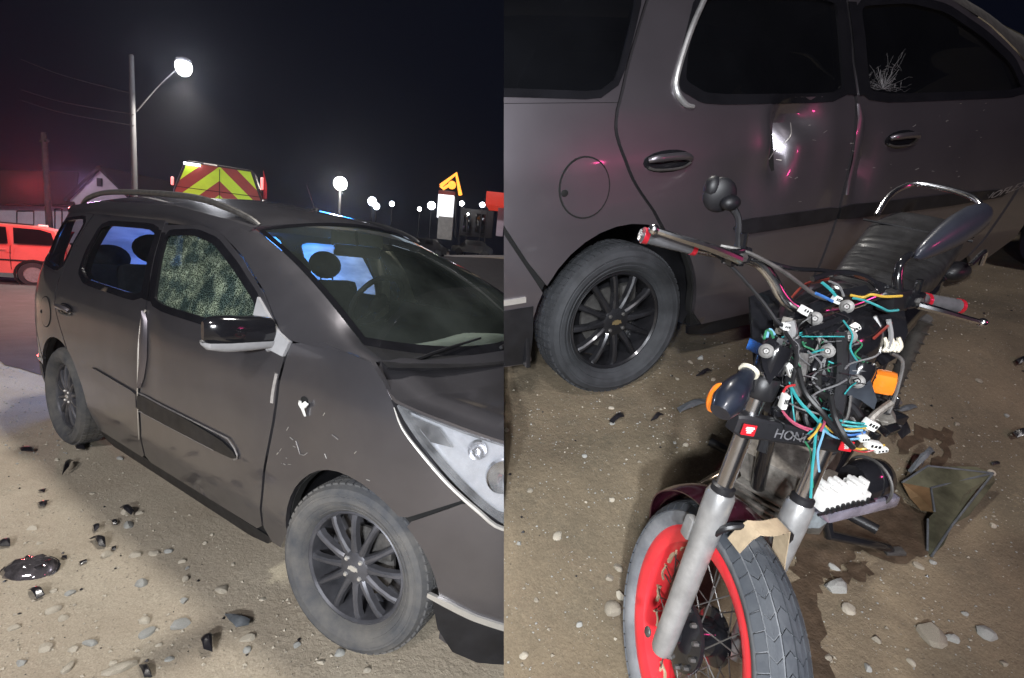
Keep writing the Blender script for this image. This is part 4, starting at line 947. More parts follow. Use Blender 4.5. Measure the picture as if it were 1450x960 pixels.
def motowheel(name, T, rimm, hubm, rubm, treadm, spokes, tread=True):
    g = G(); g.lathe([(.2415, -.040), (.2415, -.036), (.232, -.032), (.222, -.029), (.217, -.018), (.214, 0), (.217, .018), (.222, .029), (.232, .032), (.2415, .036), (.2415, .040), (.234, .043), (.214, .041), (.201, .034), (.197, .018), (.196, 0), (.197, -.018), (.201, -.034), (.214, -.041), (.234, -.043)], 72, T, closed=True)
    rim = g.build(name, rimm, moto, ang=32)
    def prof(s):     # s -1..1 across the tread
        a = s * 1.25; return (.252 + .052 * math.cos(a), .056 * math.sin(a) / math.sin(1.25))
    g = G(); pr = [(.236, -.034), (.245, -.048)] + [prof(s) for s in np.linspace(-1, 1, 15)] + [(.245, .048), (.236, .034)]
    g.lathe(pr, 72, T); ty = g.build('tyre', rubm, rim, ang=60)
    if tread:
        g = G(); nb = 54
        for k in range(nb):
            a0 = 6.28318 * k / nb; da = 6.28318 / nb
            for s0, s1, sk in ((-.95, -.64, .5), (-.62, -.32, -1.3), (-.29, -.01, 1.3), (.01, .29, -1.3), (.32, .62, 1.3), (.64, .95, -.5)):
                sa, sb = s0 + .010, s1 - .010; vs = []
                for lift in (-.002, .0042):
                    for (aa, ss) in ((.06, sa), (.5 + sk * .35, (sa * .6 + sb * .4)), (.06 + sk * .22, sb), (.92 + sk * .22, sb), (.62 + sk * .3, (sa * .5 + sb * .5)), (.92, sa)):
                        r, h = prof(ss); th_ = a0 + da * (aa * .97); n = 1.25 * ss
                        rr = r + lift * math.cos(n); hh = h + lift * math.sin(n); vs.append((rr * math.cos(th_), hh, rr * math.sin(th_)))
                n = 6
                vs = []
                pts = [(.035, sa), (.035 + sk * .5 * .5, (sa + sb) / 2), (.05, sb), (.95, sb), (.95 + sk * .5 * .5, (sa + sb) / 2), (.95, sa)] if abs(s0 + s1) < 1 else [(.05, sa), (.05 + sk * .3, sb), (.95 + sk * .3, sb), (.95, sa)]
                n = len(pts)
                for lift in (-.002, .0045):
                    for aa, ss in pts:
                        r, h = prof(ss); th_ = a0 + da * aa; nn = 1.25 * ss
                        vs.append(((r + lift * math.cos(nn)) * math.cos(th_), h + lift * math.sin(nn), (r + lift * math.cos(nn)) * math.sin(th_)))
                g.add(vs, [tuple(range(n, 2 * n))] + [(i, (i + 1) % n, n + (i + 1) % n, n + i) for i in range(n)], T)
        g.build('tread', treadm, ty, smooth=False)
    g = G(); g.lathe([(.001, -.062), (.020, -.062), (.022, -.056), (.060, -.050), (.078, -.044), (.080, -.036), (.070, -.030), (.045, -.02), (.042, .03), (.062, .034), (.064, .042), (.02, .05), (.001, .05)], 40, T)
    hub = g.build('hub', hubm, rim, ang=30)
    me = None
    for k in range(spokes):
        sd = -1 if k % 2 else 1; cr = 1 if (k // 2) % 2 else -1
        if me is None:
            s = G(); s.tube([(0, 0, 0), (0, 0, 1)], 1, 5); so_ = s.build('spoke', M['steel'], rim); me = so_.data
        else: so_ = link(bpy.data.objects.new('spoke', me), rim)
        a = 6.28318 * k / spokes; p0 = Vector((.062 * math.cos(a + cr * .62), .036 * sd, .062 * math.sin(a + cr * .62))); p1 = Vector((.198 * math.cos(a), .006 * sd, .198 * math.sin(a)))
        d = p1 - p0; so_.matrix_local = T @ Matrix.Translation(p0) @ d.to_track_quat('Z', 'Y').to_matrix().to_4x4() @ Matrix.Diagonal((.0017, .0017, d.length, 1))
        nn = G(); nn.tube([p1 - d.normalized() * .012, p1], .0035, 6, T=T); 
        if k % 2: nn.build('spoke_nipple', M['tan'], rim)
    return rim, hub
rim, hub = motowheel('front_wheel', TF, M['redrim'], M['blackg'], mat('motorcycle_tyre_dust', (.10, .108, .12), .9, 0, 0, 9, .1, 200, col2=(.22, .225, .235)), mat('motorcycle_tread', (.036, .042, .052), .7, 0, 0, 9, .08, 200, col2=(.085, .092, .10)), 36)
for k in range(12):
    g = G(); a = 6.28318 * k / 12; g.lathe([(.001, -.058), (.005, -.058), (.006, -.052), (.006, -.040)], 6, TF @ Matrix.Translation((.068 * math.cos(a), 0, .068 * math.sin(a)))); g.build('hub_bolt', M['steel'], hub)
g = G(); g.lathe([(.001, -.085), (.014, -.085), (.018, -.078), (.018, -.062)], 6, TF); g.build('axle_nut', M['tan'], rim)
rs = random.Random(8)
for k in range(9):     # dried mud strings inside the rim
    a = R_(100 + 18 * k); g = G(); r0 = .1955
    g.tube([(r0 * math.cos(a + t * .22), rs.uniform(-.006, .006), r0 * math.sin(a + t * .22)) for t in (0, .3, .6, 1)], rs.uniform(.003, .006), 5, smooth=3, T=TF); g.build('dried_mud', M['tan'], rim)
for sd in (-1, 1):
    Tm = TF @ Matrix.Translation((.012, .105 if sd > 0 else -.088, 0)) @ Matrix.Rotation(R_(90), 4, 'X')     # lathe axis -> up the fork
    g = G(); g.lathe([(.001, -.04), (.020, -.04), (.024, -.03), (.025, .0), (.0255, .1), (.027, .24), (.030, .33), (.030, .375), (.026, .385), (.001, .385)], 28, Tm)
    sl = g.build('fork_slider', M['alu'], moto, ang=30)
    g = G(); g.lathe([(.018, .382), (.024, .384), (.024, .398), (.018, .402)], 24, Tm); g.build('dust_seal', M['blackp'], sl)
    g = G(); g.ball((.0, .105 * sd - .024 * (1 if sd > 0 else 1), .0), (.012, .006, .012), TF); g.build('axle_cap', M['steel'], sl)
    g = G(); g.box((-.02, .105 * sd, .27), (.03, .022, .05), TF, bev=.006); g.build('fender_lug', M['alu'], sl)
    g = G(); g.lathe([(.0175, .385), (.0175, .70), (.001, .70)], 24, Tm); g.build('fork_tube', M['chrome'], moto)
    g = G(); g.lathe([(.029, .655), (.030, .70), (.026, .712), (.001, .712)], 20, Tm); g.lathe([(.001, .724), (.010, .724), (.012, .712)], 6, Tm); g.build('fork_cap', M['blackg'], moto)
    g = G(); g.lathe([(.026, .600), (.030, .605), (.030, .64), (.026, .645)], 20, Tm); g.build('clamp_ring', M['blackp'], moto)
# triple clamps
for u0, hh in ((.612, .030), (.685, .022)):
    g = G(); g.prism([(.03, -.13), (.025, -.06), (-.01, -.03), (-.01, .03), (.025, .06), (.03, .13), (-.015, .13), (-.06, .05), (-.06, -.05), (-.015, -.13)], hh, TF @ Matrix.Translation((0, 0, u0))); g.build('triple_clamp', M['blackg'], moto, ang=30)
g = G(); g.tube([(-.035, 0, .56), (-.035, 0, .73)], .030, 16, T=TF); g.build('steering_head', M['blackg'], moto)
# fork brace with lettering and red badges
g = G(); secs = []
for a, w, h in ((-.128, .030, .018), (-.110, .040, .024), (-.08, .034, .022), (0, .030, .019), (.08, .034, .022), (.115, .040, .024), (.135, .030, .018)):
    o = .030 - .012 * (abs(a) / .135) ** 2
    secs.append([(o + w * .5 * x, a, .543 + h * z) for x, z in ((-1, -1), (.8, -1), (1, -.75), (1, .75), (.8, 1), (-1, 1))])
g.loft(secs, T=TF); brace = g.build('fork_brace', M['blackp'], moto, ang=30)
Tt = TF @ Matrix(((0, 0, 1, .048), (1, 0, 0, .0), (0, 1, 0, .543), (0, 0, 0, 1)))
text_mesh('lettering', 'HONDA', .028, mat('worn_white_print', (.13, .13, .14), .6, 0, .35, 60), brace, Tt)
for a in (-.112, .112):
    g = G(); g.box((.0515, a, .543), (.003, .028, .022), TF); bd_ = g.build('badge', M['redp'], brace)
    for dz, w in ((.006, .018), (0, .014), (-.006, .009)):
        g = G(); g.add([(.0535, a - w * .5, .543 + dz * .7 - .002), (.0535, a + w * .6, .543 + dz * .7 - .001), (.0535, a + w * .5, .543 + dz * .7 + .003), (.0535, a - w * .4, .543 + dz * .7 + .002)], [(0, 1, 2, 3)], TF); g.build('badge_wing', M['white'], bd_, solid=.0006)
# front mudguard remains and tan strap
g = G(); secs = []
for a in np.linspace(R_(88), R_(166), 18):
    r = .325 + .02 * math.sin((a - R_(88)) * 2); wd_ = .072 * (1 - .75 * max(0, (a - R_(135)) / R_(31)) ** 1.4)
    secs.append([((r - .024 * (t * t)) * math.cos(a), wd_ * t, (r - .024 * t * t) * math.sin(a)) for t in np.linspace(-1, 1, 9)])
g.loft(secs, T=TF, closed=False); g.build('front_mudguard', mat('mudguard_paint', (.030, .006, .012), .14, 0, .3, 7, coat=.8), moto, solid=.003, ang=60)
g = G(); secs = []
for t in np.linspace(0, 1, 14):
    y = lerp(-.062, .072, t); zz = .345 + .012 * math.sin(math.pi * t) - .11 * max(0, abs(t - .45) / .55 - .62) * 2.2; tw = .014 * math.sin(5 * t)
    secs.append([(.045 + tw, y, zz), (.085 + tw, y + .004, zz - .004)])
g.loft(secs, T=TF, closed=False); g.build('strap', M['tan'], moto, solid=.002)
g = G(); g.tube([(.02, -.085, .27), (.05, -.075, .325), (.055, 0, .338), (.05, .075, .325), (.02, .085, .27)], .007, 7, smooth=5, T=TF); g.build('mudguard_stay', M['blackp'], moto)

# handlebar, grips, levers, mirrors
hbp = qs([(906, 332, .925), (985, 351, .935), (1040, 362, .945), (1072, 371, .950), (1092, 392, .955), (1108, 420, .962), (1128, 436, .97), (1165, 440, .99), (1205, 432, 1.0), (1235, 420, 1.01), (1262, 414, 1.025), (1305, 424, 1.04), (1357, 433, 1.055)])
g = G(); g.tube(hbp, .0108, 12, smooth=5); g.build('handlebar', M['chrome'], moto)
def grip(a, b, ra, name='grip'):
    a, b = Vector(a), Vector(b); d = b - a; g = G(); prof = []
    pts = [a + d * t for t in np.linspace(0, 1, 22)]
    g.tube(pts, [ra * (1.0 + .06 * (i % 2)) for i in range(22)], 14); gr = g.build(name, mat('grip_grey', (.07, .07, .075), .7, 0, .2, 40), moto, ang=60)
    for t0, t1 in ((.0, .08), (.91, 1.0)):
        g = G(); g.tube([a + d * t0, a + d * t1], ra * 1.14, 16); g.build('grip_ring', mat('grip_red', (.34, .012, .022), .3, 0, .2, 60, coat=.4), gr)
    return gr
grip(q(985, 351, .930), q(910, 333, .920), .0132)
grip(q(1308, 425, 1.035), q(1359, 434, 1.05), .0140)
def lever(pts, name='brake_lever', r=(.008, .0075, .006, .0055)):
    g = G(); g.tube(pts, r, 8, smooth=5); g.ball(pts[-1], .0095); return g.build(name, M['chrome'], moto)
lever(qs([(1048, 368, .90), (1010, 352, .885), (965, 338, .875), (926, 325, .875)]))
lever(qs([(1300, 432, 1.01), (1330, 440, 1.0), (1362, 449, 1.0), (1391, 457, 1.0)]), 'clutch_lever')
for u, v, d in ((1043, 362, .93), (1290, 424, 1.025)):
    g = G(); p = q(u, v, d); g.box(p, (.05, .028, .03), bev=.007); g.tube([p + Vector((.01, 0, -.02)), p + Vector((.012, 0, .04))], .007, 8); pc = g.build('lever_perch', M['blackg'], moto)
    g = G(); g.lathe([(.001, -.020), (.008, -.020), (.009, -.014)], 6, Matrix.Translation(p)); g.build('perch_bolt', M['steel'], pc)
g = G(); p = q(1266, 424, 1.02); g.box(p, (.055, .035, .045), bev=.008); g.build('switch_box', M['blackp'], moto)
# left mirror (large, near the seat) and right mirror
a, b = q(1287, 362, 1.02), q(1390, 300, 1.10); d = b - a; Tm = Matrix.Translation((a + b) / 2) @ d.to_track_quat('X', 'Z').to_matrix().to_4x4()
g = G(); secs = []
L = d.length / 2
for t, s in ((-1, .10), (-.93, .35), (-.75, .55), (-.4, .82), (0, 1), (.4, 1.02), (.75, .85), (.93, .5), (1, .1)):
    secs.append([(t * L, -.012 + .030 * s * math.cos(k) * .8, .036 * s * math.sin(k) + .006 * (1 - t * t)) for k in np.linspace(0, 6.2832, 16, endpoint=False)])
g.loft(secs, Tm); mi = g.build('mirror', mat('mirror_shell', (.022, .024, .034), .38, 0, .2, 9, .03, 200, coat=.3), moto)
g = G(); g.tube(qs([(1272, 418, 1.015), (1271, 392, 1.01), (1276, 372, 1.01), (1290, 360, 1.02)]), [.010, .009, .008, .007], 10, smooth=5); g.build('mirror_stem', M['blackg'], mi)
g = G(); p = q(1019, 276, .93); g.ball((0, 0, 0), (.030, .013, .032), Matrix.Translation(p) @ Matrix.Rotation(R_(-30), 4, 'Z') @ Matrix.Rotation(R_(18), 4, 'Y')); g.ball((0, 0, 0), (.020, .016, .014), Matrix.Translation(q(1034, 287, .922))); g.ball(q(1010, 266, .93), (.018, .016, .022)); mi = g.build('mirror', mat('mirror_back', (.005, .005, .007), .5, 0, .3, 12), moto)
g = G(); g.tube(qs([(1044, 366, .93), (1046, 335, .93), (1045, 308, .93), (1034, 290, .93)]), [.0075, .006, .006, .008], 8, smooth=5); g.build('mirror_stem', M['blackp'], mi)

# frame, tank, seat
def rsec(x, w, zt, zb, n=20, p=.75, y0=0):
    out = []
    for k in range(n):
        a = 6.2832 * k / n; c, s = math.cos(a), math.sin(a)
        out.append((x, y0 + w * math.copysign(abs(c) ** p, c), (zt + zb) / 2 + (zt - zb) / 2 * math.copysign(abs(s) ** p, s)))
    return out
g = G(); g.loft([rsec(x, w, zt, zb) for x, w, zt, zb in ((-.08, .03, -.03, -.09), (-.11, .07, .01, -.12), (-.20, .115, .045, -.16), (-.32, .125, .055, -.17), (-.45, .105, .040, -.15), (-.54, .075, .01, -.10), (-.57, .04, -.01, -.07))], TR); tank = g.build('fuel_tank', M['blackg'], moto)
g = G(); g.tube([(-.18, .100, .012), (-.32, .108, .02), (-.46, .092, .008)], .003, 6, smooth=5, T=TR); g.build('tank_stripe', M['chev_r'], tank)
g = G(); g.tube([(-.18, -.085, .028), (-.32, -.094, .036), (-.46, -.078, .022)], .003, 6, smooth=5, T=TR); g.build('tank_stripe', M['chev_r'], tank)
g = G(); g.ball((-.30, 0, .058), (.035, .035, .012), TR); g.build('filler_cap', M['chrome'], tank)
g = G(); secs = []
for i, x in enumerate(np.linspace(-.50, -1.17, 58)):
    t = i / 57; w = float(np.interp(t, [0, .15, .45, .8, 1], [.070, .100, .125, .132, .10])); zt = float(np.interp(t, [0, .2, .5, .8, .95, 1], [.0, .025, .035, .085, .10, .075])); zb = zt - .10
    zt += .0035 * math.sin(i * 1.9) if .04 < t < .62 else 0
    secs.append(rsec(x, w, zt, zb, 24, .6))
g.loft(secs, TR); seat = g.build('seat', M['seat'], moto)
g = G(); g.tube([(-1.0, .148, .075), (-1.0, -.148, .075)], .004, 6, T=TR); g.build('seat_seam', M['blackp'], seat)
g = G(); g.tube([(-1.06, -.125, .085), (-1.13, -.125, .135), (-1.20, -.105, .165), (-1.235, -.06, .18), (-1.235, .06, .17), (-1.20, .115, .15), (-1.13, .135, .12), (-1.06, .135, .075)], .0095, 10, smooth=5, T=TR); g.build('grab_rail', M['chrome'], moto)
g = G(); g.loft([rsec(x, w, zt, zb) for x, w, zt, zb in ((-.62, .12, -.06, -.20), (-.9, .14, -.03, -.16), (-1.15, .11, .02, -.10), (-1.32, .06, .05, -.05))], TR); tail = g.build('tail_cowl', M['blackg'], moto)
g = G(); g.ball((-1.33, 0, .0), (.03, .06, .035), TR); g.build('tail_light', M['redp'], tail)
g = G(); g.tube([(-.95, .17, .02), (-1.02, .185, .05), (-1.06, .19, .0)], .007, 7, smooth=5, T=TR); g.build('helmet_hook', M['chrome'], tail)
for pts, r in (([(0, 0, -.05), (-.3, 0, -.10), (-.6, 0, -.14)], .022), ([(0, 0, -.12), (-.10, 0, -.38), (-.22, 0, -.66)], .018), ([(-.6, .09, -.12), (-.62, .09, -.4), (-.60, .09, -.68)], .014), ([(-.6, -.09, -.12), (-.62, -.09, -.4), (-.60, -.09, -.68)], .014), ([(-.6, .10, -.68), (-1.15, .10, -.62)], .018), ([(-.6, -.10, -.68), (-1.15, -.10, -.62)], .018), ([(-.22, 0, -.66), (-.6, 0, -.70)], .018)):
    g = G(); g.tube(pts, r, 10, T=TR, smooth=3); g.build('frame_tube', M['blackg'], moto)
rear, _ = motowheel('rear_wheel', TR @ Matrix.Translation((-1.15, 0, -.56)), M['blackg'], M['blackp'], M['rubber'], M['rubber'], 20, tread=False)
for sd in (-1, 1):
    g = G(); g.tube([(-1.02, .13 * sd, -.56), (-.84, .13 * sd, -.14)], .022, 10, T=TR)
    for k in range(9): g.lathe([(.020, 0), (.030, .006), (.020, .012)], 14, TR @ Matrix.Translation((-.985 + .018 * k, .13 * sd, -.48 + .040 * k)) @ Matrix.Rotation(R_(66), 4, 'Y') @ Matrix.Rotation(R_(90), 4, 'Z'))
    g.build('rear_shock', M['steel'], moto)
# rear indicator (dark) beside the seat
g = G(); p = TR @ Vector((-.98, .20, -.05)); g.ball(q(1352, 384, 1.5), (.05, .035, .028)); g.tube([q(1352, 384, 1.5), TR @ Vector((-.98, .12, -.05))], .010, 8); g.build('rear_indicator', M['blackp'], moto)
# engine
g = G()
for k in range(9): g.box((-.20, 0, -.47 - .021 * k), (.17 - .004 * (k % 2), .20, .009), TR @ Matrix.Translation((0, 0, 0)), bev=.003)
g.box((-.20, 0, -.55), (.12, .15, .22), TR); cyl = g.build('cylinder', M['engine'], moto, ang=30)
g = G(); g.box((-.20, 0, -.42), (.14, .17, .09), TR, bev=.02); g.build('cylinder_head', M['engine'], moto)
g = G(); g.box((-.42, .0, -.60), (.34, .22, .22), TR, bev=.05)
g.lathe([(.001, .16), (.085, .155), (.10, .13), (.10, .0)], 28, TR @ Matrix.Translation((-.38, 0, -.60))); g.lathe([(.001, -.16), (.10, -.155), (.115, -.13), (.115, .0)], 28, TR @ Matrix.Translation((-.45, 0, -.60)))
cc = g.build('crankcase', M['engine'], moto, ang=30)
g = G(); g.tube([(-.12, -.06, -.44), (-.03, -.10, -.48), (-.04, -.14, -.60), (-.16, -.16, -.72), (-.5, -.17, -.76), (-.9, -.18, -.70)], [.020, .021, .021, .022, .028, .040], 12, smooth=6, T=TR); g.build('exhaust_pipe', mat('exhaust_bronze', (.10, .08, .06), .22, .85, .4, 9), moto)
g = G(); g.ball((-.30, .0, -.28), (.10, .10, .09), TR); g.build('carburettor', M['blackp'], moto)
for sd in (-1, 1):
    g = G(); g.tube([(-.52, .10 * sd, -.70), (-.52, .27 * sd, -.70)], .016, 10, T=TR); g.build('foot_peg', M['blackp'], moto)
# pieces round the steering head, seen from the front
def plate(pts, d, th, m, name, ang=30):
    V = qs(pts, d); c = sum(V, Vector()) / len(V); n = len(V); g = G(); g.add(V + [c], [(i, (i + 1) % n, n) for i in range(n)]); return g.build(name, m, moto, solid=th, ang=ang)
plate([(1194, 503), (1204, 498), (1216, 508), (1232, 536), (1242, 566), (1238, 580), (1218, 566), (1200, 560), (1195, 530)], .925, .005, mat('bracket_blue_black', (.035, .042, .052), .35, .2, .3, 14), 'headlight_bracket')
plate([(1076, 492), (1092, 478), (1103, 486), (1110, 512), (1100, 528), (1090, 545), (1080, 520)], .895, .006, M['blackg'], 'headlight_bracket')
plate([(1206, 442), (1240, 430), (1280, 436), (1286, 470), (1272, 505), (1250, 518), (1236, 500), (1222, 470)], 1.06, .006, M['blackg'], 'tank_shroud')
for pts in ([(1238, 448), (1246, 470), (1244, 500)], [(1258, 452), (1262, 476), (1256, 494)]):
    g = G(); g.tube(qs(pts, 1.05), .005, 6, smooth=5); g.build('shroud_graphic', M['alu'], moto)
for k in range(5):
    g = G(); g.tube(qs([(1252 + k * 5, 478 + (k % 2) * 6), (1256 + k * 5, 490), (1250 + k * 5, 498)], 1.05), .0042, 6, smooth=4); g.build('shroud_graphic', M['cream'], moto)
plate([(1062, 420), (1090, 410), (1104, 430), (1098, 470), (1086, 500), (1070, 520), (1065, 470)], 1.06, .008, M['blackg'], 'tank_shroud')
plate([(1135, 468), (1150, 455), (1196, 440), (1208, 450), (1202, 470), (1160, 482), (1140, 490)], .945, .012, M['blackg'], 'gauge_bracket')
for u, v, d in ((1154, 451, .93), (1199, 434, .95), (1203, 477, .92), (1085, 497, .885), (1214, 540, .915), (1172, 497, .925)):
    p = q(u, v, d); dr = (Vector(POSE_B[1]) - BO - p).normalized(); Tb = Matrix.Translation(p) @ dr.to_track_quat('Y', 'Z').to_matrix().to_4x4()
    g = G(); g.lathe([(.0125, -.004), (.0125, .002), (.0095, .003), (.0095, .006), (.0055, .007), (.004, .004), (.001, .004)], 20, Tb); g.build('mount_bolt', M['steel'], moto)
rs = random.Random(21)
# headlight stay strips, springs and broken brackets in the tangle
for pts, d, r, mm in (([(1178, 470), (1182, 500), (1178, 540), (1170, 572)], .94, .010, 'blackg'), ([(1158, 478), (1150, 510), (1146, 545)], .95, .008, 'steel'), ([(1128, 480), (1124, 520), (1112, 556), (1100, 580)], .93, .009, 'blackp'),
                      ([(1190, 470), (1192, 520), (1186, 575), (1178, 600)], .925, .012, 'blackp'), ([(1138, 500), (1134, 530), (1126, 560)], .92, .010, 'steel'), ([(1120, 445), (1150, 438), (1190, 420), (1225, 412)], .98, .013, 'blackg'), ([(1116, 455), (1122, 480)], .93, .012, 'alu'),
                      ([(1140, 470), (1165, 462), (1190, 452)], .915, .007, 'blackg'), ([(1262, 500), (1278, 512), (1272, 545), (1266, 565), (1258, 585)], .98, .004, 'steel'), ([(1225, 610), (1236, 590), (1262, 570)], .97, .007, 'engine'), ([(1190, 560), (1210, 580), (1222, 600)], .94, .008, 'blackp'),
                      ([(1205, 560), (1200, 590), (1188, 605)], .92, .0025, 'steel'), ([(1095, 560), (1090, 600), (1078, 640)], 1.05, .010, 'blackp'), ([(1160, 585), (1166, 620), (1180, 640)], 1.0, .011, 'blackp')):
    g = G(); g.tube(qs(pts, d), r, 8, smooth=4); g.build('bent_strip', M[mm], moto)
for k in range(46):
    u, v = rs.uniform(1104, 1200), rs.uniform(448, 575); d = rs.uniform(.95, 1.05); g = G(); s = rs.uniform(.010, .028)
    g.box((0, 0, 0), (s, s * rs.uniform(.4, 1), s * rs.uniform(.6, 1.8)), Matrix.Translation(q(u, v, d)) @ Matrix.Rotation(rs.uniform(0, 3), 4, 'Z') @ Matrix.Rotation(rs.uniform(0, 3), 4, 'X'), bev=.003)
    g.build('bracket_fragment', M[rs.choice(['blackg', 'blackp', 'steel', 'blackg', 'engine'])], moto)
for k in range(26):
    u, v = rs.uniform(1190, 1272), rs.uniform(560, 620); d = rs.uniform(1.0, 1.12); g = G(); s = rs.uniform(.012, .035)
    g.box((0, 0, 0), (s, s * rs.uniform(.3, 1), s * rs.uniform(.6, 1.6)), Matrix.Translation(q(u, v, d)) @ Matrix.Rotation(rs.uniform(0, 3), 4, 'Z') @ Matrix.Rotation(rs.uniform(0, 3), 4, 'X'), bev=.003)
    g.build('bracket_fragment', M[rs.choice(['engine', 'blackp', 'blackg', 'steel'])], moto)
for k in range(16):
    u, v = rs.uniform(1112, 1190), rs.uniform(455, 520); pts = [(u, v), (u + rs.uniform(-22, 22), v + rs.uniform(25, 45)), (u + rs.uniform(-25, 25), v + rs.uniform(55, 85)), (u + rs.uniform(-30, 30), v + rs.uniform(95, 125))]
    g = G(); g.tube(qs(pts, rs.uniform(.93, 1.0)), rs.uniform(.005, .010), 8, smooth=5); g.build('wiring_sleeve', M[rs.choice(['blackp', 'blackg', 'blackp', 'dark'])], moto)
# horn
p = q(1126, 590, 1.03); dr = (Vector(POSE_B[1]) - BO - p).normalized(); Tb = Matrix.Translation(p) @ dr.to_track_quat('Y', 'Z').to_matrix().to_4x4()
g = G(); g.lathe([(.001, .016), (.014, .016), (.016, .008), (.034, .010), (.042, .004), (.044, -.02), (.001, -.024)], 28, Tb); g.build('horn', M['engine'], moto, ang=25)
# indicators
a, b = q(1062, 524, .90), q(1030, 570, .87); d = b - a; Tm = Matrix.Translation(b) @ d.to_track_quat('Y', 'Z').to_matrix().to_4x4()
g = G(); e_ = b + d * .30; g.tube([a, a.lerp(b, .25), a.lerp(b, .45), a.lerp(b, .7), b, e_], [.013, .0145, .021, .026, .027, .018], 18); ind = g.build('indicator', mat('indicator_shell', (.012, .015, .024), .35, 0, .25, 30, .03, 200, coat=.3), moto)
g = G(); g.ball((0, 0, 0), (.006, .017, .028), Matrix.Translation(q(1013, 563, .888)) @ Matrix.Rotation(R_(22), 4, 'Y')); g.build('lens', M['amber'], ind)
g = G(); g.lathe([(.010, 0), (.018, .001), (.018, .006), (.010, .007)], 18, Matrix.Translation(a) @ d.to_track_quat('Y', 'Z').to_matrix().to_4x4()); g.build('grommet', M['cream'], ind)
p = q(1252, 541, .98); Tm = Matrix.Translation(p) @ Matrix.Rotation(R_(35), 4, 'Z')
g = G(); g.box((.010, .030, 0), (.04, .03, .05), Tm, bev=.012); g.tube([q(1232, 530, .98), q(1250, 540, .99)], .011, 8); ind = g.build('indicator', M['blackp'], moto)
g = G(); g.box((0, 0, 0), (.034, .040, .044), Tm, bev=.012); g.build('lens', M['amber'], ind)
# hanging instrument cluster
p = q(1245, 680, 1.16); ax = (q(1285, 672, 1.17) - q(1160, 700, 1.10)).normalized(); Tm = Matrix.Translation(q(1195, 694, 1.13)) @ ax.to_track_quat('X', 'Z').to_matrix().to_4x4()
g = G(); secs = []
for x, s in ((.035, .85), (.05, 1), (.09, 1), (.115, .9), (.128, .6), (.130, .2)):
    secs.append([(x, .045 * s * math.cos(k) + .01, .052 * s * math.sin(k) + .002) for k in np.linspace(0, 6.2832, 24, endpoint=False)])
g.loft(secs, Tm); pod = g.build('gauge_pod', M['blackg'], moto, ang=50)
g = G(); g.tube([(.082, .055 * math.cos(k) + .01, .053 * math.sin(k) + .002) for k in np.linspace(0, 6.2832, 25)], .0035, 6, cap=False, T=Tm); g.build('gauge_ring', M['steel'], pod)
g = G(); g.box((.025, -.012, -.028), (.20, .06, .030), Tm, bev=.008); g.build('gauge_lens', mat('violet_clear_plastic', (.42, .40, .50), .1, .6, .4, 22, coat=.8), pod)
g = G(); g.box((-.03, -.01, .0), (.135, .05, .022), Tm, bev=.004); wb = g.build('gauge_back', M['white'], pod)
for k in range(15):
    g = G(); x = -.098 + .0088 * k; hh = rs.uniform(.018, .042); g.box((x, -.012 + rs.uniform(-.008, .008), .008 + hh / 2), (.0072, rs.uniform(.02, .04), hh), Tm, bev=.001); g.build('gauge_rib', M['white'], wb)
for k in range(9):
    g = G(); g.box((-.085 + .014 * k, -.037, -.006 + rs.uniform(-.003, .003)), (.006, .006, .014), Tm); g.build('gauge_clip', M['blackp'], wb)
g = G(); g.tube([(-.105, -.036, -.014), (.05, -.036, -.012)], .0035, 5, T=Tm); g.build('gauge_trim', M['blackp'], wb)
plate([(1128, 735), (1148, 720), (1172, 718), (1178, 735), (1160, 748), (1135, 748)], 1.12, .004, mat('crumpled_clear_plastic', (.20, .22, .23), .12, .3, .5, 26, coat=.8), 'torn_plastic')
# kick stand
kf = gB(1258, 782) - BO
g = G(); g.tube([TR @ Vector((-.50, .13, -.70)), TR @ Vector((-.46, .17, -.76)), kf + Vector((-.02, 0, .03)), kf + Vector((.0, 0, .012))], [.016, .016, .014, .014], 10); ks = g.build('kick_stand', M['blackg'], moto)
g = G(); g.box((.012, -.004, .008), (.060, .030, .012), Matrix.Translation(kf) @ Matrix.Rotation(R_(-25), 4, 'Z'), bev=.004); g.build('stand_foot', M['steel'], ks)
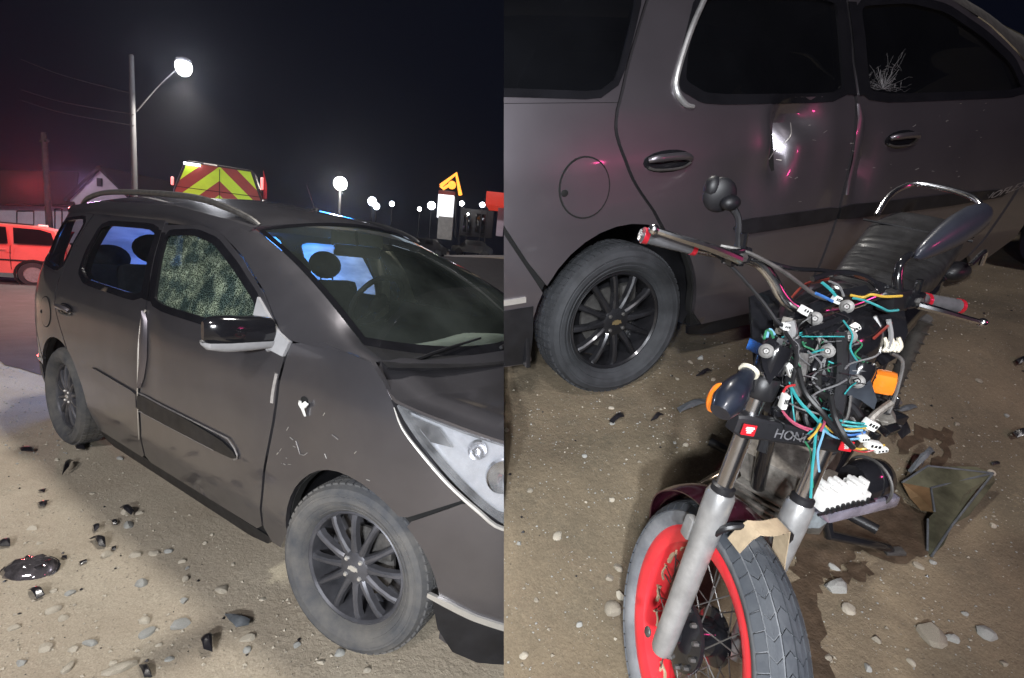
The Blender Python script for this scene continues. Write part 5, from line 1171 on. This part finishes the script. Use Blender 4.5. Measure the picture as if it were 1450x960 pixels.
# loose wiring
WR = [('teal', [(1120, 548), (1132, 568), (1148, 585), (1162, 600), (1172, 612)], .90, .0042), ('teal', [(1164, 588), (1156, 610), (1153, 640), (1150, 668), (1148, 705)], .90, .0034), ('blue', [(1170, 605), (1185, 612), (1205, 616), (1225, 612)], .905, .003), ('teal', [(1178, 598), (1195, 602), (1215, 604), (1228, 603)], .90, .003), ('teal', [(1172, 594), (1192, 596), (1212, 599), (1228, 600)], .905, .003),
      ('sky', [(1165, 608), (1180, 618), (1200, 622), (1222, 620)], .90, .003), ('yellow', [(1172, 598), (1188, 606), (1205, 608), (1226, 606)], .90, .0026), ('yellow', [(1168, 602), (1180, 612), (1196, 612)], .895, .0025), ('yellow', [(1208, 634), (1220, 636), (1238, 632), (1252, 630)], .91, .003), ('pink', [(1108, 582), (1120, 595), (1136, 604), (1150, 608)], .89, .003), ('pink', [(1110, 586), (1124, 600), (1145, 610)], .895, .0025), ('red', [(1109, 556), (1114, 548), (1126, 545)], .89, .003),
      ('yellow', [(1205, 418), (1222, 421), (1234, 417), (1252, 420), (1277, 419)], .955, .0036), ('teal', [(1208, 422), (1226, 426), (1245, 434), (1258, 440), (1272, 439)], .95, .0032), ('blue', [(1155, 415), (1168, 421), (1180, 427)], .94, .004), ('teal', [(1164, 400), (1176, 410), (1184, 420)], .94, .004), ('grey', [(1174, 398), (1188, 405), (1195, 420)], .94, .003), ('green', [(1082, 480), (1086, 468), (1092, 470), (1095, 478)], .88, .0035), ('sky', [(1086, 478), (1090, 466), (1097, 474)], .878, .003),
      ('yellow', [(1145, 622), (1155, 612), (1162, 600)], .89, .003), ('sky', [(1160, 600), (1166, 612), (1158, 640), (1160, 668)], .895, .0028), ('green', [(1140, 625), (1148, 640), (1149, 660), (1151, 690)], .91, .0026), ('teal', [(1196, 558), (1204, 548), (1212, 542)], .905, .0018), ('grey', [(1120, 612), (1130, 622), (1142, 618)], .91, .0018), ('black', [(1130, 520), (1140, 555), (1165, 585), (1185, 612), (1206, 632)], .885, .0065), ('black', [(1176, 560), (1182, 590), (1196, 618), (1208, 634)], .88, .007), ('grey', [(1150, 560), (1160, 575), (1168, 590)], .90, .003),
      ('black', [(1112, 470), (1128, 500), (1122, 540)], .89, .005), ('pink', [(1164, 580), (1168, 596), (1162, 610)], .888, .0032), ('sky', [(1188, 604), (1200, 610), (1222, 609)], .895, .003), ('blue', [(1145, 694), (1150, 706), (1152, 714), (1147, 716)], 1.05, .003), ('red', [(1208, 637), (1225, 640), (1246, 634)], .912, .002)]
for k in range(58):        # the finer tangle
    u, v = rs.uniform(1096, 1205), rs.uniform(440, 600); a_ = rs.uniform(-2.6, -.4) if k % 3 else rs.uniform(-.6, .6); L = rs.uniform(22, 62); w = rs.uniform(-14, 14)
    pts = [(u, v), (u + L * .35 * math.cos(a_) + w, v - L * .35 * math.sin(a_)), (u + L * .7 * math.cos(a_) - w * .6, v - L * .7 * math.sin(a_)), (u + L * math.cos(a_), v - L * math.sin(a_))]
    WR.append((rs.choice(['black', 'black', 'grey', 'grey', 'black', 'black', 'black', 'teal', 'grey', 'green']), pts, rs.uniform(.895, .95), rs.uniform(.0011, .0026)))
for c_, pts, d, r in WR:
    g = G(); g.tube([q(u, v, d + .006 * math.sin(i * 2.1)) for i, (u, v) in enumerate(pts)], r * .72, 6, smooth=5); g.build('wire', WIRE[c_], moto)
for u, v, d, sx, sz, rot in ((1232, 601, .905, .024, .017, .5), (1236, 630, .91, .026, .014, .25), (1110, 568, .89, .010, .028, .1), (1118, 524, .90, .010, .026, -.4), (1184, 424, .94, .013, .014, .4), (1210, 464, .93, .016, .011, -.6), (1140, 440, .94, .020, .015, .5), (1112, 462, .92, .012, .012, .2), (1246, 636, .912, .022, .008, -.1), (1222, 620, .90, .016, .010, 0)):
    g = G(); g.box((0, 0, 0), (sx, .014, sz), Matrix.Translation(q(u, v, d)) @ Matrix.Rotation(R_(-21), 4, 'Z') @ Matrix.Rotation(rot, 4, 'Y'), bev=.002); cn = g.build('connector', M['white'], moto)
    for j in (-1, 0, 1):
        g = G(); g.box((sx * .28 * j, -.0075, sz * .1), (sx * .14, .002, sz * .35), Matrix.Translation(q(u, v, d)) @ Matrix.Rotation(R_(-21), 4, 'Z') @ Matrix.Rotation(rot, 4, 'Y')); g.build('connector_pin', M['blackp'], cn)
for pts, r, mm in (([(1020, 348, .925), (1060, 358, .92), (1110, 385, .93), (1152, 416, .945), (1172, 424, .95)], .0038, 'steel'), ([(1000, 352, .93), (1036, 378, .935), (1078, 425, .93), (1100, 455, .92), (1112, 462, .92)], .0035, 'blackp'), ([(1072, 366, .93), (1120, 380, .95), (1172, 384, 1.0), (1235, 398, 1.02), (1290, 420, 1.02)], .0042, 'blackg'), ([(1150, 395, .98), (1190, 386, 1.0), (1228, 394, 1.0), (1250, 412, 1.0)], .006, 'blackg')):
    g = G(); g.tube(qs(pts), r, 7, smooth=6); g.build('control_cable', M[mm], moto)

# ------------------------------------------------------------------ far things of the left spot
ROOT = LEFT
def aA(u, v, d): return at(POSE_A, u, v, d)
RV = Vector((.848, .530, 0)).normalized(); FV = Vector((-.530, .848, 0)).normalized()      # across and away from the viewer
def frame_at(p, yaw=0.): return Matrix.Translation(p) @ Matrix((RV, FV, Vector((0, 0, 1)))).transposed().to_4x4() @ Matrix.Rotation(yaw, 4, 'Z')
def base(u, v, d):
    p = aA(u, v, d); return Vector((p.x, p.y, hA(p.x, p.y)))
def lampt(loc, e, col, r=.1, name='lamp', spot=0):
    l = bpy.data.lights.new(name, 'SPOT' if spot else 'POINT'); l.energy = e
    if spot: l.spot_size = R_(spot); l.spot_blend = .5
    l.color = col; l.shadow_soft_size = r
    o = bpy.data.objects.new(name, l); COL.objects.link(o); o.location = loc; return o
# street lamp with arm
hd = aA(260, 95, 14.); b0 = base(192, 270, 14.); tp = aA(186, 78, 14.)
t = thing('street_lamp', 'tall grey street lamp pole with bright white lamp behind the bronze van', 'street lamp', b0, 'street lamps')
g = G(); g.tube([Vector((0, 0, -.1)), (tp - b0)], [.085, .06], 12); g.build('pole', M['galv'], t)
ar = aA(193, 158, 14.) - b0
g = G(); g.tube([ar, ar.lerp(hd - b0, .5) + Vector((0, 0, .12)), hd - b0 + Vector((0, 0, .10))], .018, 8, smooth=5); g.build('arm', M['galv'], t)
g = G(); g.ball(hd - b0 + Vector((0, 0, .16)), (.20, .20, .10)); g.build('lamp_housing', M['galv'], t)
g = G(); g.ball(hd - b0, (.20, .20, .23), u=20, v=14); g.build('lamp_globe', M['e_white'], t)
lampt(hd - Vector((0, 0, .42)), 2600, (1, .93, .82), .2, 'street_lamp_light', 140)
lampt(hd + (Vector(POSE_A[1]) - hd).normalized() * .45 - Vector((0, 0, .12)), 260, (.90, .93, 1), .08, 'street_lamp_light')
lampt(Vector((-1.2, .65, 8.0)), 1500, (1, .955, .89), .45, 'overhead_street_lamp_light', 165)  # added light for an unseen lamp overhead, no fixture is built
hd2 = aA(482, 260, 24.); b2 = base(482, 300, 24.)
t = thing('street_lamp', 'smaller distant street lamp shining just above the van roof', 'street lamp', b2, 'street lamps')
g = G(); g.tube([(0, 0, -.1), hd2 - b2 - Vector((0, 0, .2))], .06, 8); g.build('pole', M['galv'], t)
g = G(); g.ball(hd2 - b2, (.30, .30, .31), u=20, v=14); g.build('lamp_globe', M['e_white'], t)
lampt(hd2 + (Vector(POSE_A[1]) - hd2).normalized() * .5 - Vector((0, 0, .2)), 420, (1, .93, .82), .3, 'street_lamp_light')
# timber pole and wires
b1 = base(70, 300, 22.); t1 = aA(62, 188, 22.)
t = thing('utility_pole', 'thin dark wooden utility pole standing left of the white gabled house', 'utility pole', b1)
g = G(); g.tube([Vector((0, 0, -.1)), t1 - b1], [.14, .10], 10); g.build('pole', M['wood'], t)
g = G(); g.box(t1 - b1 + Vector((0, 0, -.35)), (.9, .09, .10), bev=.01); g.build('crossarm', M['wood'], t)
for k, (v0, v1) in enumerate(((92, 133), (135, 162), (150, 178))):
    a_ = aA(30, v0 - 8, 26.); c_ = aA(190, v1, 14.); m_ = a_.lerp(c_, .5) - Vector((0, 0, .12))
    g = G(); g.tube([a_, m_, c_], .010, 5, smooth=8)
    single(g, 'overhead_wire', M['wood'], ('topmost', 'middle', 'lowest')[k] + ' of the three faint overhead wires running left from the street lamp pole', 'wire', (0, 0, 0), 'overhead wires')
# house
D = 27.
hb = base(140, 300, D); t = thing('gabled_house', 'pale plastered house with a pointed gable and dark roof behind the van', 'house', hb); T = Matrix.Translation(-hb)
def wp(u, v, d=D): return T @ aA(u, v, d)
zb = 0
g = G(); gw = [wp(104, 281), wp(147, 240), wp(185, 276), wp(187, 345), wp(104, 345)]; g.add(gw, [tuple(range(5))]); w_ = g.build('gable_wall', M['wall'], t, solid=.2)
for a_, b_, nm in (((98, 284), (147, 236), 0), ((147, 236), (190, 278), 1)):
    p, r = wp(*a_), wp(*b_); dv = FV * 6; ov = FV * -.4
    g = G(); g.add([p + ov, r + ov, r + dv, p + dv], [(0, 1, 2, 3)]); g.build('roof_slope', M['roof'], t, solid=.14)
g = G(); g.box((0, 0, 0), (.26, .06, .42), Matrix.Translation(wp(141, 258, D - .25)) @ Matrix((RV, FV, Vector((0, 0, 1)))).transposed().to_4x4()); g.build('gable_vent', M['dark'], t)
g = G(); fw = [wp(-60, 288), wp(104, 291), wp(104, 345), wp(-60, 345)]; g.add(fw, [(0, 1, 2, 3)]); w_ = g.build('front_wall', M['wall'], t, solid=.2)
for u0, u1, v0, v1 in ((24, 48, 299, 322), (78, 88, 296, 330)):
    g = G(); g.add([wp(u0, v0, D - .14), wp(u1, v0, D - .14), wp(u1, v1, D - .14), wp(u0, v1, D - .14)], [(0, 1, 2, 3)]); f = g.build('window' if u0 < 60 else 'door', M['blackg'], t, solid=.05)
    g = G()
    pl = [wp(u0, v0, D - .2), wp(u1, v0, D - .2), wp(u1, v1, D - .2), wp(u0, v1, D - .2)]
    g.tube(pl + [pl[0]], .04, 4); g.build('frame', M['roof'], f)
g = G(); p0, p1 = wp(-64, 290, D - .5), wp(106, 293, D - .5); p2, p3 = wp(112, 246, D + 4), wp(-30, 243, D + 4); g.add([p0, p1, p2, p3], [(0, 1, 2, 3)]); g.build('roof_slope', M['roof'], t, solid=.12)
# red car on the road, cropped by the left edge
D = 12.5
cb = base(20, 414, D); 
t = thing('red_car', 'red estate car lit by beacons on the road at the far left edge', 'car', cb, None, Matrix((RV, FV, Vector((0, 0, 1)))).transposed().to_4x4() @ Matrix.Rotation(R_(36), 4, 'Z'))
k_ = D / F
prof = [(-3.0, .34), (-2.95, .62), (-2.75, .80), (-1.75, .93), (-1.15, 1.33), (-.95, 1.40), (.55, 1.42), (.86, 1.36), (1.02, .98), (1.06, .80), (1.06, .42), (.98, .30)]
def carshell(pr, w0=.80, tum=.16):
    secs = []
    for s in (-1, -.97, -.6, .6, .97, 1):
        q_ = []
        for x, z in pr:
            w = w0 - (tum * max(0, (z - .90) / .5) if z > .9 else 0) - (.03 if z < .4 else 0)
            ins = 0 if abs(s) < .98 else .03
            q_.append((x * (1 - ins * .3), w * s, z - ins * (.5 if z > 1.2 else 0)))
        secs.append(q_)
    return secs
g = G(); g.loft(carshell(prof)); bd = g.build('body', M['redcar'], t, ang=35)
def sidepanel(poly, y0=-.80, off=.006):
    return [(x, -(.80 - (.16 * max(0, (z - .90) / .5) if z > .9 else 0)) - off, z) for x, z in poly]
for nm, poly in (('window', [(-1.60, .96), (-1.12, 1.30), (-.92, 1.345), (-.62, 1.35), (-.66, .97)]), ('window', [(-.56, .97), (-.52, 1.35), (.02, 1.36), (.06, .99)]), ('window', [(.16, 1.0), (.14, 1.36), (.60, 1.36), (.80, 1.30), (.88, 1.02)])):
    g = G(); g.add(sidepanel(poly), [tuple(range(len(poly)))]); g.build(nm, M['glass_dark'], t, solid=.004)
for x in (-.61, .10):
    g = G(); g.tube(sidepanel([(x, .40), (x - .01, .7), (x, .95)], off=.001), .006, 4); g.build('door_gap', M['dark'], t)
g = G(); g.tube(sidepanel([(-1.0, .62), (.9, .62)], off=.004), .014, 6); g.build('side_moulding', M['blackp'], t)
for x in (-.66, .04): g = G(); g.tube(sidepanel([(x - .11, .86), (x - .01, .86)], off=.02), .013, 6); g.build('door_handle', M['redcar'], t)
for x in (-2.15, .48):
    for s in (-1, 1):
        Tm = Matrix.Translation((x, .72 * s, .30)) @ (Matrix.Identity(4) if s < 0 else Matrix.Rotation(math.pi, 4, 'Z'))
        g = G(); g.lathe([(.001, -.11), (.17, -.11), (.18, -.12), (.18, -.05)], 24, Tm); wr = g.build('wheel', M['alu'], t)
        g = G(); g.lathe([(.18, -.05), (.18, -.125), (.27, -.12), (.30, -.08), (.30, .06), (.2, .08)], 28, Tm); g.build('tyre', M['rubber'], wr)
        g = G(); g.lathe([(.30, -.118), (.35, -.105), (.35, .02)], 24, Tm); g.build('wheel_arch', M['dark'], t)
g = G(); g.tube([(.9 - .4, -.60, 1.455), (-.75, -.60, 1.45)], .018, 6); g.build('roof_rail', M['blackp'], t)
g = G(); g.box((.62, -.3, 1.445), (.18, .1, .05), bev=.02); g.build('roof_lamp', M['e_red'], t)
g = G(); g.box((1.055, -.66, .85), (.03, .16, .22), bev=.01); g.build('tail_light', M['redp'], t)
# rescue truck: back with chevrons
D = 13.4
tb = base(311, 300, D); t = thing('rescue_truck', 'rescue truck seen from behind, yellow and red chevron board and red side lights', 'truck', tb, None, Matrix((RV, FV, Vector((0, 0, 1)))).transposed().to_4x4() @ Matrix.Rotation(R_(27), 4, 'Z'))
inv = t.matrix_world.inverted()
def tq(u, v, d=D):
    o = inv @ Vector(POSE_A[1]); e = inv @ aA(u, v, 1.) - o; return o + e * (((d - D) - o.y) / e.y)
TLc, TRc, BRc, BLc = tq(262, 237), tq(352, 238), tq(366, 282), tq(249, 280)
x0, x1 = tq(246, 270).x, tq(372, 270).x; ztop = tq(311, 234).z; zpan = tq(311, 237).z
cx_ = (tq(311, 240)).x
g = G(); secs = []
for y, s, zt in ((.05, 1, ztop), (.3, 1.04, ztop + .03), (5.5, 1.04, ztop + .03), (5.8, .96, ztop - .2)):
    hw = (x1 - x0) / 2 * s; c = (x0 + x1) / 2
    secs.append([(c - hw, y, .45), (c - hw, y, zt - .75), (c - hw * .80, y, zt - .10), (c - hw * .70, y, zt), (c + hw * .70, y, zt), (c + hw * .80, y, zt - .10), (c + hw, y, zt - .75), (c + hw, y, .45)])
g.loft(secs); g.build('body', M['truckdark'], t, ang=25)
# chevrons as separate stripes clipped to the board
zb_ = zpan - 1.6; hwT, hwB = (tq(352, 238).x - tq(262, 237).x) / 2, (x1 - x0) / 2 * .96
def clip(poly, a, b, c):     # keep a*x+b*z<=c
    out = []
    for i, p in enumerate(poly):
        r = poly[(i + 1) % len(poly)]; dp, dr = a * p[0] + b * p[1] - c, a * r[0] + b * r[1] - c
        if dp <= 0: out.append(p)
        if dp * dr < 0: k = dp / (dp - dr); out.append((p[0] + (r[0] - p[0]) * k, p[1] + (r[1] - p[1]) * k))
    return out
zsl = zpan - .72
for sd in (-1, 1):
    half = [(0, zpan), (0, zb_), (hwB * sd, zb_), (hwB * sd, zsl), (hwT * sd, zpan)]
    for k in range(-5, 5):
        lo = zpan + .02 + k * .36; hi = lo + .36          # bands of z + 0.85|x|
        pl = clip(half, .95 * sd, 1, hi); pl = clip(pl, -.95 * sd, -1, -lo) if len(pl) > 2 else pl
        if len(pl) < 3: continue
        g = G(); g.prism([(x + cx_, z) for x, z in pl], -.012, axis=1)
        g.build('chevron_stripe', M['chev_y'] if (k % 2) else M['chev_r'], t, smooth=False)
g = G(); g.box((cx_, -.015, zpan - .8), (.014, .012, 1.5)); g.build('door_gap', M['dark'], t)
g = G(); g.box((cx_, -.016, zpan - .62), (hwB * 2, .012, .014)); g.build('door_gap', M['dark'], t)
for u, v, w, h in ((272, 232.5, .36, .05), (298, 233, .30, .03)):
    p = tq(u, v, D - .1); g = G(); g.box(p, (w, .06, h), bev=.01); g.build('light_bar', M['e_cool'] if u < 290 else M['emb_silver'], t)
for u, v, sx, sz in ((244, 256, .06, .20), (371, 260, .07, .32)):
    p = tq(u, v, D - .1); g = G(); g.box(p, (sx, .08, sz), bev=.02); g.build('side_light', M['e_red'], t)
g = G(); g.add([tq(373, 240, D + .4), tq(378, 262, D + .4), tq(378, 282, D + .4), tq(373, 282, D + .4)], [(0, 1, 2, 3)]); g.build('mirror_arm', M['redp'], t, solid=.03)
for x in (x0 + .25, x1 - .25):
    g = G(); g.lathe([(.001, -.14), (.26, -.14), (.45, -.12), (.48, -.08), (.48, .12), (.001, .14)], 24, Matrix.Translation((x, 1.2, .48)) @ Matrix.Rotation(R_(90 if x < cx_ else -90) * 0, 4, 'Z') @ Matrix.Rotation(R_(90), 4, 'Z')); g.build('wheel', M['rubber'], t)
# fuel station far behind on the right
D = 42.
sb = base(632, 335, D); t = thing('station_sign', 'lit fuel station price pillar topped by an amber neon triangle', 'sign', sb, None, Matrix((RV, FV, Vector((0, 0, 1)))).transposed().to_4x4())
inv2 = t.matrix_world.inverted()
def sq(u, v, d=D): return inv2 @ aA(u, v, d)
def slab(u0, u1, v0, v1, th, m, name, par=t, d=D, fn=None):
    f = fn or sq; a_, c_ = f(u0, v1, d), f(u1, v0, d); g = G(); g.box(((a_.x + c_.x) / 2, a_.y, (a_.z + c_.z) / 2), (abs(c_.x - a_.x), th, abs(c_.z - a_.z)), bev=.03); return g.build(name, m, par)
slab(619, 644, 278, 308, .5, M['e_sign'], 'lit_panel'); slab(619, 643, 308.5, 338, .48, M['concrete'], 'pillar'); slab(621, 645, 272, 277.5, .46, M['chev_r'], 'top_band')
g = G(); g.tube([sq(645.5, 276), sq(645, 336)], .07, 6); g.build('side_post', M['galv'], t)
P_ = [sq(624, 263), sq(646, 246), sq(652, 276)]
g = G(); g.tube([P_[0], P_[1], P_[2]], .16, 8); g.tube([P_[0], sq(628, 267), sq(636, 262)], .13, 8); g.build('neon_triangle', M['e_neon'], t)
g = G(); g.ball(sq(640, 262), (.34, .12, .34)); g.build('neon_disc', M['e_neon'], t)
# canopy, shop and pumps
cb_ = base(702, 330, 46.); t = thing('fuel_station', 'far fuel station canopy with a red fascia and pale column at right', 'fuel station', cb_, None, Matrix((RV, FV, Vector((0, 0, 1)))).transposed().to_4x4())
inv3 = t.matrix_world.inverted()
def cq(u, v, d=46.): return inv3 @ aA(u, v, d)
slab(690, 760, 283, 294, 5., M['e_canopy'], 'canopy', t, 46., cq); slab(702, 716, 294, 334, .4, M['wall'], 'column', t, 45.5, cq)
slab(650, 700, 300, 333, .5, M['blackp'], 'shop_front', t, 52., cq)
for u0, u1, v0, v1 in ((655, 667, 306, 328), (672, 688, 304, 329)): slab(u0, u1, v0, v1, .2, M['glass_dark'], 'shop_window', t, 51., cq)
g = base(640, 337, 40.)
vs = [aA(u, v, d) for u, v, d in ((555, 331, 44), (760, 331, 44), (760, 339, 36), (575, 339, 36))]
vs = [Vector((p.x, p.y, hA(p.x, p.y) + .05)) for p in vs]
o = G().add(vs, [(0, 1, 2, 3)]).build('pavement', M['concrete'], None, solid=.12); o['kind'] = 'structure'; o['side'] = 'L'
for k, (u, v, d, r, e, lb) in enumerate(((527, 285, 40, .34, 'e_cool', 'bright twin floodlight just right of the van roof aerial, upper one'), (533, 292, 40, .26, 'e_cool', 'lower lamp of the bright twin floodlights beyond the van roof'), (555, 288.5, 44, .22, 'e_cool', 'single small white lamp right of the twin floodlights'),
                                         (594, 296, 46, .17, 'e_white', 'small dim lamp low down left of the fuel price pillar'), (611, 291, 46, .36, 'e_cool', 'bluish glowing lamp close beside the left of the price pillar'), (654, 288, 48, .22, 'e_white', 'small lamp close to the right of the price pillar'), (663, 303, 48, .10, 'e_white', 'tiniest lamp low between the price pillar and canopy'), (683, 290, 46, .24, 'e_cool', 'left lamp of the pair beside the red canopy'), (691, 288, 46, .2, 'e_cool', 'right lamp of the pair touching the red canopy'))):
    hd_ = aA(u, v, d); bs = Vector((hd_.x, hd_.y, hA(hd_.x, hd_.y))); t = thing('station_lamp', lb, 'lamp', bs, 'far lamps by the fuel station')
    g = G(); g.tube([(0, 0, -.1), hd_ - bs - Vector((0, 0, r))], .05, 6); g.build('pole', M['galv'], t)
    g = G(); g.ball(hd_ - bs, (r, r, r)); g.build('lamp_globe', M[e], t)
# dark parked cars and bushes by the station, hardly readable
for u, v, d, lb in ((603, 322, 40, 'dark parked car left of the fuel price pillar'), (672, 326, 47, 'dark parked car before the station shop window')):
    p = base(u, v, d); t = thing('parked_car', lb, 'car', p, 'dark cars parked by the fuel station', Matrix((RV, FV, Vector((0, 0, 1)))).transposed().to_4x4())
    g = G(); g.loft([[(x * .95, w, z) for x, z in ((-2, .3), (-2, .75), (-1.2, .9), (-.7, 1.4), (.9, 1.42), (1.6, .95), (2, .8), (2, .3))] for w in (-.8, -.7, .7, .8)]); g.build('body', M['blackg'], t, ang=30)
    for x in (-1.2, 1.2):
        for y in (-.8, .8):
            g = G(); g.lathe([(.001, -.09), (.3, -.09), (.3, .09), (.001, .09)], 16, Matrix.Translation((x, y, .3))); g.build('wheel', M['rubber'], t)
    g = G(); g.add([(-.62, -.80, .95), (.85, -.80, .95), (.75, -.80, 1.32), (-.45, -.80, 1.32)], [(0, 1, 2, 3)]); g.build('window', M['glass_dark'], t, solid=.01)
# unseen lights added to stand in for the vehicles' beacons
lampt(Vector((-2.65, 1.2, 1.6)), 70, (.04, .28, 1.0), .25, 'blue_beacon_light')
lampt(Vector((-4.3, .25, 1.30)), 50, (.04, .25, 1.0), .25, 'blue_beacon_light')
lampt(Vector((-1.80, 1.3, 1.5)), 2.2, (.7, .8, 1.0), .25, 'white_window_light')  # small unseen light added to whiten the far window
p = aA(45, 300, 10.2); lampt(Vector((p.x, p.y, 1.9)), 260, (1, .10, .10), .15, 'red_beacon_light')
lampt(aA(120, 262, 20.), 260, (.80, .45, .9), .3, 'violet_house_light')  # unseen light added to tint the house front violet
p = aA(311, 300, 10.6); lampt(Vector((p.x, p.y, 1.4)), 60, (1., .95, .85), .3, 'light_before_truck')  # point light between the viewer and the truck's back
ROOT = RIGHT
lampt(RIGHT @ Vector((-1.2, -3.6, 1.3)), 14, (1, .06, .30), .10, 'red_beacon_light')

# added spots standing in for unseen light near the viewer at each spot
def headlamp(loc, tgt, e, ang):  # aimed spot added for frontal light, no vehicle is built
    o = lampt(loc, e, (.93, .96, 1.0), .10, 'added_front_spot', ang); o.data.spot_blend = .8
    o.rotation_euler = (Vector(loc) - Vector(tgt)).to_track_quat('Z', 'Y').to_euler()
headlamp(Vector((2.6, -4.6, 2.1)), Vector((-.3, -.8, .5)), 720, 62)
headlamp(RIGHT @ Vector((-5.3, -4.0, 2.1)), RIGHT @ Vector((-3.05, -1.1, .55)), 470, 54)

# ------------------------------------------------------------------ thin haze volume added for a glow round the lamps
hz = bpy.data.materials.new('added_haze'); hz.use_nodes = True; nt = hz.node_tree; nt.nodes.clear()
o_ = N(nt, 'ShaderNodeOutputMaterial'); v_ = N(nt, 'ShaderNodeVolumePrincipled'); v_.inputs['Color'].default_value = (.85, .88, 1, 1); v_.inputs['Density'].default_value = .0011
v_.inputs['Anisotropy'].default_value = .8
nt.links.new(v_.outputs[0], o_.inputs['Volume'])
g = G(); g.box((0, 0, 4), (900, 900, 26)); o = g.build('haze', hz); o['kind'] = 'stuff'; o['label'] = 'thin haze added for the glow round the street lamps'

# ------------------------------------------------------------------ cut each spot at the border plane between them
PN = np.array([1, 0, (713.5 - W / 2) / F]); PN /= np.linalg.norm(PN)
PN = Vector(POSE_A[0].T @ PN); PC = Vector(POSE_A[1])
bpy.context.view_layer.update()
def side_of(o):
    while o.parent: o = o.parent
    return o.get('side')
for o in list(COL.objects):
    if o.type != 'MESH': continue
    sd = side_of(o)
    if sd not in ('L', 'R'): continue
    s = 1 if sd == 'L' else -1
    co = np.empty(len(o.data.vertices) * 3); o.data.vertices.foreach_get('co', co); co = co.reshape(-1, 3)
    mw = np.array(o.matrix_world); wv = co @ mw[:3, :3].T + mw[:3, 3]
    d = (wv - np.array(PC)) @ np.array(PN) * s
    if len(d) == 0 or d.max() < 0: continue
    if d.min() > 0:
        if not o.children: bpy.data.objects.remove(o)
        else: o.data = bpy.data.meshes.new(o.data.name)
        continue
    if o.data.users > 1: o.data = o.data.copy()
    inv = o.matrix_world.inverted(); pc = inv @ PC; pn = (inv.to_3x3() @ PN).normalized() * s
    bm = bmesh.new(); bm.from_mesh(o.data)
    r = bmesh.ops.bisect_plane(bm, geom=bm.verts[:] + bm.edges[:] + bm.faces[:], plane_co=pc, plane_no=pn, clear_outer=True)
    bm.to_mesh(o.data); bm.free()
for o in list(COL.objects):
    if 'side' in o: del o['side']

# ------------------------------------------------------------------ render settings
SC.render.engine = 'CYCLES'
